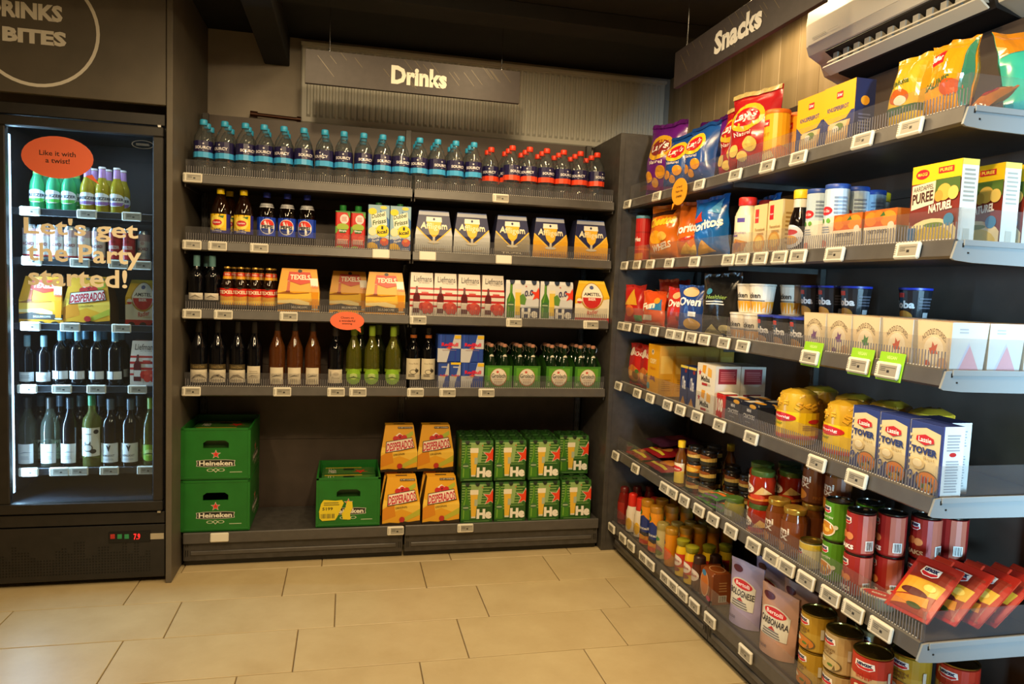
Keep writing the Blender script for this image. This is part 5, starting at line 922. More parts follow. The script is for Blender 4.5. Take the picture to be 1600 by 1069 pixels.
# ---- fifth snack shelf
def flatbag(col, ops, s, w, h, d): return Kind('flat_pouch', 'pouch', lambda o: bag(o, w, h, d, col, ops, s, 0, .3))
FB = flatbag('#8f1a22', [('e', '#c8803a', .5, .3, .3, .12), ('t', '#e8d2c8', 'Wok', .3, .6, .7, .75, .03), ('r', '#c8b83a', .1, .1, .9, .16)], 41, .2, .26, .035); FG = flatbag('#3f7d3a', [('p', '#d8702c', [(.1, .5), (.9, .7), (.9, .5), (.1, .35)]), ('e', '#e8dcc0', .5, .78, .25, .08), ('r', '#7a4a8c', .1, .1, .9, .2)], 42, .13, .18, .02); FP = flatbag('#4a1f3c', [('e', '#7a2f3c', .5, .5, .3, .2)], 43, .2, .24, .035)
flat = (-PI/2+.06, 0)
for i, (yy, dx, K_, s, hz) in enumerate(((3.25, .03, FB, 'red pouch nearest the corner post', .02), (3.02, .03, FB, 'red pouch next to the yellow-capped bottle', .02), (3.14, .07, FB, 'red pouch lying on top of the others', .058), (3.2, .11, FP, 'dark purple pouch at the back of the pile', .095))):
    K_.put((XR+dx, yy, ZR[5]+hz), RR, s+', lying flat on fifth snack shelf', 'flat pouches', flat)
for i, (yy, dx, s, hz) in enumerate(((2.54, .02, 'left', .014), (2.435, .02, 'right', .014), (2.49, .025, 'topmost', .038))): FG.put((XR+dx, yy, ZR[5]+hz), RR+.1*i, s+' green and orange pouch lying flat in front of the small jars', 'flat pouches', flat, (.75, 1, .52))
OIL = Kind('oil_bottle', 'bottle', lambda o: bottle(o, [(.022, 0), (.026, .004), (.026, .11), (.022, .135), (.013, .155), (.013, .17)], paint('#6b3f10', .12), ([(.0155, .17), (.016, .172), (.016, .196), (.014, .198)], paint('#e8c01c', .4)), [(.0263, .02, .085, .09, [('r', '#e8c84a', 0, 0, 1, 1), ('r', '#e8dcc0', 0, .6, 1, 1), ('e', '#c8242a', .5, .7, .4, .16), ('t', '#ffffff', 'Conimex', .2, .65, .8, .75, .01)])]))
rput(OIL, 5, 1064, 'slim bottle with yellow cap beside the small stacked jars, fifth snack shelf', 'yellow-capped slim bottles', .05, at=.1); rput(OIL, 5, 1118, 'slim bottle with yellow cap standing behind the small stacked jars', 'yellow-capped slim bottles', .235, y=2.70)
SJ = Kind('small_jar', 'jar', lambda o: jar(o, .034, .064, paint('#2a1a10', .12), paint('#1c1a1a', .3), [('r', '#c8a85a', 0, .35, 1, .75), ('r', '#2c2c24', 0, 0, 1, .35), ('e', '#8a4a1c', .5, .8, .3, .18)], (.1, .72), .15, .014)); SJ2 = Kind('small_jar', 'jar', lambda o: jar(o, .034, .064, paint('#b8701c', .15), paint('#1c1a1a', .3), [('r', '#3a3a2c', 0, 0, 1, .4), ('e', '#e0b03a', .5, .7, .35, .25)], (.1, .72), .15, .014))
n_ = 0
for ci, (yy, dx, lv) in enumerate(((2.70, .075, 3), (2.625, .095, 3), (2.70, .16, 3), (2.55, .165, 2), (2.625, .205, 2), (2.475, .185, 2), (2.545, .255, 2))):
    for q in range(lv): (SJ2 if (ci == 0 and q == 1) else SJ).put((XR+dx, yy, ZR[5]+q*.0645), RR, '%s small dark jar from the bottom, %s stack from the left, fifth snack shelf' % (nth(q, 99), nth(ci, 99)), 'small stacked jars')
SAL = Kind('salsa_jar', 'jar', lambda o: jar(o, .044, .114, paint('#8f2410', .12), paint('#3f5a24', .35), [('p', '#d8802c', [(0, .0), (1, .08), (1, .22), (0, .12)]), ('e', '#e8e0d4', .32, .6, .2, .25), ('t', '#2c2420', 'TEX', .2, .48, .44, .68, .03), ('p', '#d8b06a', [(.52, .35), (.7, .8), (.95, .45)]), ('e', '#c83a1c', .6, .25, .18, .12)], (.1, .68), .15))
for i, (yy, dx, lv) in enumerate(((2.275, .115, 2), (2.175, .055, 2), (2.26, .215, 2), (2.16, .155, 2))):
    for q in range(lv): SAL.put((XR+dx, yy, ZR[5]+q*.1145), RR+.3, '%s red salsa jar with green lid in the %s stack, fifth snack shelf' % (('lower', 'upper')[q], ('left front', 'right front', 'left rear', 'right rear')[i]), 'red salsa jars')
PIC = Kind('pickle_jar', 'jar', lambda o: jar(o, .036, .085, paint('#8f8a24', .12), paint('#4a6a2c', .35), [('r', '#d8d8b8', .2, .2, .8, .7)], (.15, .65), .1)); PIC.put((XR+.05, 2.335, ZR[5]), RR, 'small green pickle jar left of the salsa jars, fifth snack shelf')
GJ = Kind('sauce_jar', 'jar', lambda o: jar(o, .040, .155, paint('#6b3a14', .12), paint('#b5903a', .25, .6), [('r', '#7a3f1c', 0, 0, 1, 1), ('t', '#ece4d8', 'Bami', .12, .6, .62, .8, .03), ('t', '#ece4d8', 'MIX', .12, .42, .6, .58, .03), ('e', '#d88a2c', .3, .2, .25, .16), ('t', '#b8702c', 'PINDA', .68, .1, .95, .2, .01)], (.05, .74), .15))
for i, (yy, dx, zz) in enumerate(((2.085, .065, 0), (1.99, .06, 0), (2.03, .155, 0), (2.03, .155, .156), (1.93, .165, 0), (1.93, .165, .156))): GJ.put((XR+dx, yy, ZR[5]+zz), RR+.15, '%s peanut sauce jar with gold lid, fifth snack shelf' % ('front left', 'front right', 'rear left lower', 'rear left upper', 'rear right lower', 'rear right upper')[i], 'gold-lidded sauce jars')
UL = lambda x, y, w, h: [('p', '#f4f0e8', [(x-w*.55, y+h), (x+w*.55, y+h), (x+w*.6, y-h*.5), (x+w*.3, y-h*1.1), (x-w*.3, y-h*1.1), (x-w*.6, y-h*.5)]), ('p', '#c8202a', [(x-w*.5, y-h*.1), (x, y-h*.35), (x+w*.5, y-h*.1), (x+w*.5, y-h*.5), (x+w*.25, y-h*.95), (x-w*.25, y-h*.95), (x-w*.5, y-h*.5)]), ('t', '#1b2450', 'unox', x-w*.45, y-h*.05, x+w*.45, y+h*.75, .05)]
GOLD = paint('#8f7a3a', .25, .9); SIL = paint('#4a4640', .22, .9)
PEA = Kind('food_can', 'can', can, .0375, .118, '#4f7d1c', SIL, [('r', '#4f8a1c', 0, 0, 1, 1)] + UL(.5, .8, .12, .09) + [('t', '#e8f0c8', 'ERWTEN', .42, .56, .6, .62, .01), ('e', '#efe6d0', .5, .27, .14, .22), ('e', '#c8801c', .5, .27, .12, .19), ('e', '#e0a83a', .47, .3, .04, .06), ('e', '#e8b84a', .53, .24, .04, .06), ('e', '#d8d8c0', .64, .35, .03, .06)]); KNA = Kind('food_can', 'can', can, .0375, .118, '#8f1f1c', SIL, [('r', '#9a221e', .3, 0, .72, 1), ('r', '#c08a6a', .14, 0, .3, 1), ('r', '#b5604a', .72, 0, .9, 1)] + UL(.52, .8, .12, .09) + [('e', '#c8703a', .5, .42, .05, .1), ('e', '#d8844a', .58, .40, .05, .1), ('e', '#b85f30', .44, .36, .04, .08), ('t', '#f4ece0', 'KNAKS', .36, .06, .64, .18, .05), ('r', '#e4ddd2', .76, .08, .86, .34), ('b', '#3a2c28', .77, .1, .85, .32)])
SML = Kind('food_can', 'can', can, .034, .082, '#c8c29a', GOLD, [('r', '#d8cfa8', 0, 0, 1, .75), ('r', '#e0c02c', 0, .75, 1, 1)] + UL(.45, .62, .15, .13) + [('e', '#b5a86a', .5, .22, .16, .18)])
rput(SML, 5, 1267, 'small yellow-topped sausage tin in front of the sauce jars, fifth snack shelf', None, .055, at=.04)
def stack(K_, x, y, z0, n, h, lab, grp, rz=0):
    for q in range(n): K_.put((x, y, z0+q*(h+.0012)), RR+rz, '%s %s' % (('lower', 'upper')[q], lab), grp)
stack(PEA, XR+.07, 1.80, ZR[5], 2, .118, 'green pea soup tin of the front green stack, fifth snack shelf', 'stacked tins', -.1); stack(PEA, XR+.15, 1.77, ZR[5], 2, .118, 'green tin of the rear green stack, fifth snack shelf', 'stacked tins')
stack(KNA, XR+.065, 1.70, ZR[5], 2, .118, 'red sausage tin of the front red stack, fifth snack shelf', 'stacked tins', -.35); stack(KNA, XR+.145, 1.675, ZR[5], 2, .118, 'red sausage tin of the second red stack, fifth snack shelf', 'stacked tins', -.6); stack(KNA, XR+.225, 1.64, ZR[5], 2, .118, 'red sausage tin of the third red stack, fifth snack shelf', 'stacked tins', -.1); stack(KNA, XR+.305, 1.63, ZR[5], 2, .118, 'red sausage tin of the rearmost red stack, fifth snack shelf', 'stacked tins', -.7)
def pate(o):
    b = MB(); b.lathe([(.036, 0), (.04, .004), (.046, .032)], paint('#9aa088', .3), 24, sq=.6); b.build('tub', o)
    b = MB(); b.lathe([(.047, .031), (.049, .033), (.049, .036), (.044, .037)], paint('#c9c4b6', .3), 24, sq=.6); l = b.build('lid', o)
    b = MB(); prints(b, [('e', '#b02420', .5, .5, .5, .5), ('r', '#e8dcc8', .28, .42, .72, .62), ('t', '#8a1f1c', 'PATE', .32, .45, .68, .58, .02)], .08, .048, topf(.0372, -.024)); b.build('label', l)
PT = Kind('pate_tub', 'tub', pate)
for i, (yy, dx) in enumerate(((1.605, .058), (1.582, .125))): PT.put((XR+dx, yy, ZR[5]), RR+.5, '%s oval pate tub with red lid in front of the red tins' % nth(i, 2), 'oval pate tubs')
def sausage(o):
    w, h = .15, .2; b = MB(); b.box(-w/2, w/2, -.004, .004, 0, h, foil('#b8301c', .25), .003); b.box(-.03, .03, -.004, .004, h, h+.022, foil('#b8301c', .25), .003); b.build('backing_card', o)
    def surf(u, v, of): return (u, -.004-of-.017*max(0, 1-(abs(u)/(w*.46))**3)*max(0, math.sin(PI*min(1, max(0, v/(h*.9)))))**.5, v)
    b = MB(); prints(b, [('r', '#b82a1c', .0, .0, 1, 1), ('r', '#8f2a18', .06, .05, .94, .86), ('p', '#e0a22c', [(.08, .25), (.9, .4), (.92, .62), (.1, .6)]), ('p', '#d8882c', [(.1, .08), (.85, .2), (.8, .34), (.12, .24)]), ('e', '#5a1f1c', .45, .36, .3, .06), ('e', '#3a4a1c', .6, .16, .16, .04), ('e', '#f0c85a', .7, .5, .12, .06)] + UL(.5, .76, .34, .085), w, h, surf, ucuts(w, 8), [h*i/10 for i in range(1, 10)], .0004); b.build('window_film', o)
    b = MB(); prints(b, [('r', '#d8d4cc', .08, .1, .92, .9), ('n', '#3a3a4a', .14, .2, .86, .8, 9), ('b', '#22222a', .55, .15, .85, .35), ('r', '#8f7a5a', .2, .6, .5, .8)], w, h, back_of(.004)); b.build('back_print', o)
SG = Kind('sausage_pack', 'pack', sausage)
for i, (yy, dx, tl, rz) in enumerate(((1.505, .085, -.78, .15), (1.485, .15, -.80, .10), (1.468, .205, -.82, .03), (1.466, .255, -.84, .0))):
    SG.put((XR+dx-.03, yy, ZR[5]+.027), RR+rz, '%s red sausage pack leaning back at the near end of fifth snack shelf' % nth(i, 99), 'red sausage packs', (tl, 0), (.84, .84, .84))
# ---- base under the snacks
KET = Kind('sauce_bottle', 'bottle', lambda o: bottle(o, [(.027, 0), (.031, .004), (.031, .12), (.026, .15), (.02, .165)], paint('#6b120e', .2), ([(.022, .165), (.022, .185), (.018, .19)], paint('#5a100d', .4)), [(.0313, .03, .085, .08, [('r', '#8f1a14', 0, 0, 1, 1), ('p', '#cfc4b0', [(0, .1), (.35, .1), (.35, .9), (0, .9)]), ('e', '#3f6a2c', .2, .6, .1, .15)])]))
CUR = Kind('sauce_bottle', 'bottle', lambda o: bottle(o, [(.026, 0), (.030, .004), (.030, .10), (.024, .13)], paint('#d9cfc0', .3), ([(.024, .128), (.025, .13), (.022, .185), (.017, .19)], paint('#d2281c', .35)), [(.0303, .012, .09, .1, [('r', '#ddd2c0', 0, 0, 1, 1), ('e', '#e0b01c', .35, .4, .18, .38), ('e', '#e0b01c', .68, .35, .16, .33), ('e', '#b8401c', .36, .15, .1, .12)])]))
REM = Kind('sauce_tube', 'bottle', lambda o: bottle(o, [(.027, 0), (.031, .004), (.031, .17), (.029, .185)], paint('#d98a1c', .3), ([(.0305, .183), (.031, .185), (.031, .207), (.028, .212)], paint('#a8741c', .35)), [(.0313, .004, .178, .15, [('p', '#1f3278', [(.1, .32), (.9, .32), (.86, .62), (.62, .78), (.4, .70), (.14, .55)]), ('e', '#2f6a2c', .36, .85, .2, .1), ('t', '#d8e8c0', 'Remia', .22, .82, .5, .88, .02), ('t', '#e8e4d8', 'Cocktail', .2, .4, .8, .47, .01), ('p', '#1a1a1c', [(.1, .3), (.9, .34), (.8, .24), (.2, .2)]), ('e', '#e8a02c', .45, .2, .25, .07), ('e', '#c8401c', .5, .08, .35, .06)])], 20))
GRJ = Kind('sauce_tube', 'bottle', lambda o: bottle(o, [(.025, 0), (.028, .004), (.028, .13)], paint('#b5a46a', .3), ([(.0285, .13), (.029, .132), (.029, .155), (.026, .16)], paint('#9a8a4a', .35)), [(.0283, .004, .122, .11, [('r', '#b8ab78', 0, 0, 1, 1), ('e', '#3f7d4a', .45, .7, .22, .08), ('e', '#8a4a5a', .5, .3, .3, .18), ('e', '#5a6a2c', .6, .2, .2, .1)])]))
ORJ = Kind('sauce_tube', 'bottle', lambda o: bottle(o, [(.025, 0), (.028, .004), (.028, .14)], paint('#d98a14', .3), ([(.0285, .14), (.029, .142), (.029, .162), (.026, .166)], paint('#a87a1c', .35)), [(.0283, .01, .11, .1, [('e', '#1f4a78', .35, .82, .16, .08), ('e', '#d85a1c', .5, .4, .35, .25)])]))
MUS = Kind('sauce_bottle', 'bottle', lambda o: bottle(o, [(.025, 0), (.029, .004), (.030, .06), (.028, .11), (.022, .13)], paint('#d8b01c', .25), ([(.024, .129), (.026, .131), (.028, .152), (.022, .156)], paint('#8f8a1c', .35)), [(.0305, .02, .08, .1, [('p', '#b8301c', [(0, .2), (1, .3), (1, 1), (0, .9)]), ('e', '#e8dcd0', .5, .6, .32, .28), ('t', '#a82a2c', 'Calve', .28, .52, .72, .68, .02), ('e', '#7a2a1c', .5, .15, .25, .12)])]))
BRN = Kind('sauce_bottle', 'bottle', lambda o: bottle(o, [(.026, 0), (.029, .004), (.029, .09), (.026, .11)], paint('#4a1c10', .2), ([(.025, .11), (.024, .135), (.018, .14)], paint('#2c1410', .35)), [(.0293, .02, .08, .09, [('e', '#d8c8bc', .5, .55, .36, .3), ('t', '#a83a3c', 'Calve', .25, .48, .75, .62, .02)])]))
def grp(K_, px, n, stp, lab, g, dx=.045, at=.1): return column(K_, 6, px, stp, n, lab, g, dx, at=at)
grp(KET, 975, 3, .07, 'dark red ketchup bottle nearest the corner post, base shelf', 'sauce bottles'); grp(CUR, 988.5, 1, .07, 'left-hand red-capped curry sauce bottle on base shelf', 'sauce bottles'); grp(CUR, 1001, 2, .07, 'right-hand red-capped curry sauce bottle on base shelf', 'sauce bottles', .055)
grp(REM, 1011, 4, .072, 'orange and blue sauce tube in the left row on base shelf', 'orange and blue sauce tubes'); grp(REM, 1025, 5, .072, 'orange and blue sauce tube in the right row on base shelf', 'orange and blue sauce tubes', .045)
grp(GRJ, 1036, 5, .066, 'olive-coloured sauce tube in front of its row on base shelf', 'olive sauce tubes'); grp(ORJ, 1049, 5, .066, 'plain orange sauce tube in front of its row on base shelf', 'plain orange sauce tubes')
grp(MUS, 1067, 1, .07, 'left-hand yellow mustard bottle with red label on base shelf', 'mustard bottles'); grp(MUS, 1081, 3, .075, 'right-hand yellow mustard bottle with red label on base shelf', 'mustard bottles')
grp(BRN, 1093, 2, .07, 'brown squeeze sauce bottle with pale oval label on base shelf', 'brown sauce bottles')
BOX = Kind('sauce_jug', 'bottle', lambda o: (carton(o, .1, .085, .12, '#7a3c14', [('e', '#c8702c', .35, .5, .3, .4), ('o', '#d8b08a', .35, .5, .32, .42, .1), ('e', '#2f7fb0', .3, .85, .15, .1), ('e', '#d83a5a', .7, .12, .16, .08)], [('r', '#7d3f18', 0, 0, 1, 1), ('n', '#a8784a', .3, .4, .7, .75, 4), ('r', '#c8bfae', .3, .08, .7, .3), ('b', '#2a2018', .33, .1, .67, .28)], [('o', '#c89a6a', .5, .5, .35, .35, .1)], bev=.012)))
rput(BOX, 6, 1119, 'square brown sauce jug with round picture on base shelf', None, .07, at=.05)
def pouch(o, w, h, d, col, ops, s):
    """stand-up pouch: full base, flat sealed top"""
    def surf(u, v, sg, of=0):
        t = 2*u/w; q = v/h; th = d/2*(1-q)**.75*max(0, 1-abs(t)**3)+.0012
        wv = .006*noise.noise(Vector((u*14, v*12, s+sg)))*q
        return (u*(.90+.10*q), sg*(th+of)+wv-.02*q*q*0, v+.004*noise.noise(Vector((u*20, s, 1)))*q)
    nu, nv = 12, 14; b = MB(); vs = []; fs = []
    for sg in (-1, 1):
        for j in range(nv+1):
            for i in range(nu+1): vs.append(surf(-w/2+w*i/nu, h*j/nv, sg))
    N = (nu+1)*(nv+1)
    for sg in (0, 1):
        for j in range(nv):
            for i in range(nu): a = sg*N+j*(nu+1)+i; fs.append((a, a+1, a+nu+2, a+nu+1))
    for i in range(nu): fs += [(i, i+1, N+i+1, N+i), (N-1-i, N-2-i, 2*N-2-i, 2*N-1-i)]
    for j in range(nv): a = j*(nu+1); c = a+nu+1; fs += [(a, c, N+c, N+a), (a+nu, c+nu, N+c+nu, N+a+nu)]
    b.add(vs, fs, foil(col, .4), True); b.build('pouch_film', o)
    b = MB(); prints(b, ops, w, h, lambda u, v, of: surf(u, v, -1, of+.0008), ucuts(w, nu), [h*j/nv for j in range(1, nv)], .0003); b.build('print', o)
def pops(word, bg, kind): return [('r', bg, 0, .94, 1, 1), ('e', '#5a1f28', .26, .86, .16, .055), ('r', '#d6d2c4', .12, .28, .88, .66), ('e', '#d6d2c4', .5, .62, .38, .12), ('e', '#c8242a', .5, .65, .3, .07), ('t', '#ffffff', 'Bertolli', .28, .62, .72, .68, .01), ('t', '#2c2a34', word, .13, .46, .88, .56, .02), ('n', '#6a6668', .25, .29, .75, .40, 3), ('p', '#b8302c', [(.4, .40), (.5, .45), (.6, .40)]), ('t', '#3a3460', 'Sause', .15, .10, .45, .16, .0)]
LIL = Kind('sauce_pouch', 'pouch', pouch, .155, .225, .08, '#a79bc0', pops('BOLOGNESE', '#b3a8c8', 0), 1); PNK = Kind('sauce_pouch', 'pouch', pouch, .165, .215, .085, '#c2957f', pops('CARBONARA', '#c99e88', 0), 2)
rput(LIL, 6, 1163, 'front lilac bolognese sauce pouch standing on base shelf', 'lilac sauce pouches', .075, rz=.25); rput(LIL, 6, 1200, 'rear lilac sauce pouch behind the front one on base shelf', 'lilac sauce pouches', .17, rz=.15)
rput(PNK, 6, 1214, 'front pink carbonara sauce pouch standing on base shelf', 'pink sauce pouches', .07, rz=.2); rput(PNK, 6, 1246, 'middle pink sauce pouch behind the front one on base shelf', 'pink sauce pouches', .16, rz=.1); rput(PNK, 6, 1290, 'rearmost pink sauce pouch on base shelf', 'pink sauce pouches', .25, rz=.1)
def soup(c1, c2, word, food): return [('r', c1, 0, 0, 1, 1), ('p', c2, [(.3, 0), (.7, 0), (.7, .5), (.3, .5)])] + UL(.5, .80, .15, .10) + [('t', '#7a5a2c' if c1 != '#b8301f' else '#b8301f', word[0], .41, .54, .59, .62, .02), ('t', '#7a5a2c' if c1 != '#b8301f' else '#b8301f', word[1], .43, .44, .57, .52, .02), ('e', '#6a5a3a', .5, .18, .16, .2), ('e', food, .5, .18, .145, .18), ('e', '#e8e0c0', .46, .22, .04, .05), ('e', '#5a7a2c', .55, .16, .03, .04), ('r', '#cfc8b8', .70, .4, .73, .7)]
SOUP = [Kind('soup_can', 'can', can, .05, .115, paint(c, .3), GOLD, soup(c, d, w, f)) for c, d, w, f in (('#b08a24', '#b8983a', ('KIPPEN', 'SOEP'), '#c87a2c'), ('#b59a68', '#bfa878', ('CHAMPIGNON', 'SOEP'), '#c8b07a'), ('#b8301f', '#c8a87a', ('TOMATEN', 'SOEP'), '#a8281a'))]
for q in (0, 1):
    s = ('lower', 'upper')[q]; zz = .160+q*.1165
    SOUP[0].put((XR+.075, 1.86, zz), RR-.15, s+' golden chicken soup tin of the left stack on base shelf', 'soup tins'); SOUP[1].put((XR+.068, 1.735, zz), RR-.1, s+' tan mushroom soup tin of the middle stack on base shelf', 'soup tins'); SOUP[2].put((XR+.065, 1.615, zz), RR+.45, s+' red tomato soup tin of the right front stack on base shelf', 'soup tins')
    SOUP[1].put((XR+.175, 1.745, zz), RR+.2, s+' tan soup tin behind the middle stack on base shelf', 'soup tins'); SOUP[2].put((XR+.265, 1.535, zz), RR+.25, s+' red tomato soup tin standing far back on base shelf', 'soup tins')
    SOUP[0].put((XR+.175, 1.60, zz), RR+.2, s+' golden soup tin behind the red stack on base shelf', 'soup tins')
hb = bubble('speech_bubble_card', ['So handy!', 'Pepito chip', 'of wonder'], '#eda01f', .14, .11, (-.6, -.014), 'yellow-orange oval speech-bubble card hanging from the top snack shelf rail'); hb.location = (XR-.024, ry(1063, XR-.02, 1.765), 1.762); hb.rotation_euler = (0, .0, RR)
# ------------------------------------------------------------------ cooler cabinet on the left
def fy_(px, py, y):
    d = FW + RT*((px-CX)/FPX) - UP*((py-CY)/FPX); t = y/d.y
    return d.x*t, CAMH+d.z*t
def slab(name, x0, x1, y0, y1, z0, z1, mat, label, cat):
    o = empty(name, ((x0+x1)/2, (y0+y1)/2, z0)); cx, cy = (x0+x1)/2, (y0+y1)/2
    MB().box(x0-cx, x1-cx, y0-cy, y1-cy, 0, z1-z0, mat, .002).build('panel', o); return tag(o, label, cat)
slab('side_panel', -.744, -.7205, 3.284, YWALL-.002, 0, ZC-.001, CABP, 'tall charcoal side panel between the drinks cooler and the drinks shelves', 'panel')
fp = slab('filler_panel', -2.2, -1.46, 3.30, 3.33, 0, 2.0, CABP, 'charcoal filler panel left of the drinks cooler', 'panel')
hd = empty('overhead_panel', (-1.3, 3.30, 2.035)); MB().box(-.9, .553, -.012, .02, 0, ZC-2.036, CABP, .002).build('panel', hd)
lx, lz = fy_(57, 44, 3.288); R_ = .228
b = MB(); cm = paint('#efece2', .5); n = 48
for i in range(n):
    A, B = 2*PI*i/n, 2*PI*(i+1)/n; P = [(R_*math.cos(A), R_*math.sin(A)), (R_*math.cos(B), R_*math.sin(B)), ((R_-.013)*math.cos(B), (R_-.013)*math.sin(B)), ((R_-.013)*math.cos(A), (R_-.013)*math.sin(A))]
    P = [(x+lx+1.3, z_+lz-2.035) for x, z_ in P]
    if all(z_ < ZC-2.04 for _, z_ in P): b.add([(x, -.013, z_) for x, z_ in P], [(0, 1, 2, 3)], cm)
b.build('circle_logo', hd)
def word(parent, txt, p0, p1, y, mat, name, bold=.05, off=(0, 0, 0), lift=.001):
    x0, z1 = fy_(p0[0], p0[1], y); x1, z0 = fy_(p1[0], p1[1], y); w, h = x1-x0, z1-z0
    b = MB(); prints(b, [('t', mat, txt, 0, 0, 1, 1, bold)], w, h, lambda u, v, o: ((x0+x1)/2+u-off[0], y-o-off[1], z0+v-off[2]), lift=lift); return b.build(name, parent)
word(hd, 'DRINKS', (-24, -4), (98, 36), 3.288, cm, 'lettering', .05, (-1.3, 3.30, 2.035)); word(hd, '& BITES', (-38, 36), (104, 74), 3.288, cm, 'lettering', .05, (-1.3, 3.30, 2.035))
tag(hd, 'charcoal panel above the cooler with white circle logo and lettering', 'panel')
fx0, fx1 = -1.44, -.748
fg = empty('drinks_cooler', ((fx0+fx1)/2, 3.6, 0)); OX, OY = (fx0+fx1)/2, 3.6
def fb_(x0, x1, y0, y1, z0, z1, mat, name, parent=fg, bev=.002): return MB().box(x0-OX, x1-OX, y0-OY, y1-OY, z0, z1, mat, bev).build(name, parent)
inner = noisy('cooler_liner', '#23262c', '#2b2e35', 15, .4)
fb_(fx0, fx0+.04, 3.325, 3.97, .02, 2.0, BLACKP, 'side_wall'); fb_(fx1-.03, fx1, 3.325, 3.97, .02, 2.0, BLACKP, 'side_wall')
fb_(fx0+.04, fx1-.03, 3.93, 3.97, .3, 2.0, inner, 'back_wall'); fb_(fx0+.04, fx1-.03, 3.325, 3.93, 1.95, 2.0, inner, 'ceiling_panel'); fb_(fx0+.04, fx1-.03, 3.325, 3.93, .32, .36, inner, 'floor_panel')
fb_(fx0, fx1-.004, 3.297, 3.325, 1.952, 1.998, BLACKP, 'header'); fb_(fx0, fx1-.002, 3.297, 3.325, .265, .315, BLACKP, 'lower_trim')
gp = fb_(fx0, fx1-.002, 3.300, 3.325, .025, .258, BLACKP, 'grille_panel')
b = MB(); rnd = random.Random(4); hh = [rnd.choice((5, 6, 7, 8, 9, 10, 11)) for _ in range(60)]
for c in range(52):
    for r_ in range(hh[c//2]+1):
        x = fx0+.03+c*.0117; z_ = .052+r_*.0122
        if x < fx1-.06: b.box(x-OX, x+.005-OX, 3.2988-OY, 3.300-OY, z_, z_+.005, '#050505')
q = b.build('vent_holes', gp); q['kind'] = 'stuff'
cpn = MB(); x0, z1 = fy_(170, 832, 3.299); x1, z0 = fy_(235, 846, 3.299)
cpn.box(x0-OX, x1-OX, 3.295-OY, 3.300-OY, z0, z1, '#0a0a0a', .001); cpn = cpn.build('control_panel', fg)
for i, c in enumerate((('#b8302a', 176), ('#2f8f5a', 187), ('#2f8f5a', 198))):
    xx, zz = fy_(c[1], 838.5, 3.295); MB().box(xx-.009-OX, xx+.009-OX, 3.2925-OY, 3.2955-OY, zz-.010, zz+.010, paint(c[0], .4), .001).build('switch', cpn)
word(cpn, '7.9', (209, 834), (219, 843), 3.2945, glow('red_digits', '#ff2420', 3), 'display', .02, (OX, OY, 0))
xx, zz = fy_(245, 838, 3.299); fb_(xx-.028, xx+.028, 3.2985, 3.300, zz-.013, zz+.013, paint('#b5ab94'), 'white_sticker', gp, 0)
# door
dr = empty('door', (0, 0, 0)); dr.parent = fg
gx0, gx1, gz0, gz1 = -1.338, -.797, .366, 1.905; ox0, ox1, oz0, oz1 = -1.40, -.757, .322, 1.946
b = MB(); DF_ = BLACKP
def bar(x0, x1, z0, z1): b.box(x0-OX, x1-OX, 3.285-OY, 3.322-OY, z0, z1, DF_, .004)
bar(ox0, ox1, gz1, oz1); bar(ox0, ox1, oz0, gz0); bar(ox0, gx0, gz0, gz1); bar(gx1, ox1, gz0, gz1); b.build('door_frame', dr)
b = MB(); b.box(gx0-OX, gx1-OX, 3.298-OY, 3.304-OY, gz0, gz1, GLASS); b.build('glass', dr)
cr_ = paint('#f0e6cc', .5)
for t_, p0, p1 in (("Let's get", (37, 338), (216, 381)), ('the Party', (42, 378), (221, 423)), ('started!', (44, 416), (199, 451))): word(dr, t_, p0, p1, 3.297, cr_, 'glass_lettering', .02, (OX, OY, 0))
hx, hz = fy_(240, 783, 3.29); MB().box(ox1-.02-OX, ox1-.006-OX, 3.280-OY, 3.300-OY, oz1-.004, oz1+.006, CHROME, .001).build('hinge', dr); MB().box(ox1-.02-OX, ox1-.006-OX, 3.280-OY, 3.300-OY, oz0-.008, oz0+.002, CHROME, .001).build('hinge', dr)
b = MB(); ex, ez = fy_(223, 226, 3.297); prints(b, [('o', '#5a6470', .5, .5, .5, .5, .08), ('n', '#5a6470', .2, .35, .8, .65, 2)], .085, .034, lambda u, v, o: (ex+u-OX, 3.2975-o-OY, ez+v-.017)); b.build('oval_badge', dr)
led = glow('cool_led', '#bfe0ff', 6)
fb_(gx0-.012, gx0-.004, 3.335, 3.35, .40, 1.88, led, 'led_strip')
tag(fg, 'tall black glass-door drinks cooler with cream lettering on the glass', 'cooler')
area('cooler_strip_lamp', (gx0-.002, 3.36, 1.14), (0, -PI/2, -.35), 1.45, .02, 28, (.5, .76, 1.0))
area('cooler_top_lamp', ((gx0+gx1)/2, 3.38, 1.945), (0, 0, 0), .5, .02, 2.5, (.7, .86, 1.0))
bub = bubble('speech_bubble_card', ['Like it with', 'a twist!'], '#ee6f4a', .262, .168, (.78, -.014), 'large orange oval speech-bubble sticker on the cooler glass'); bxx, bzz = fy_(90, 246, 3.295); bub.location = (bxx, 3.2958, bzz)
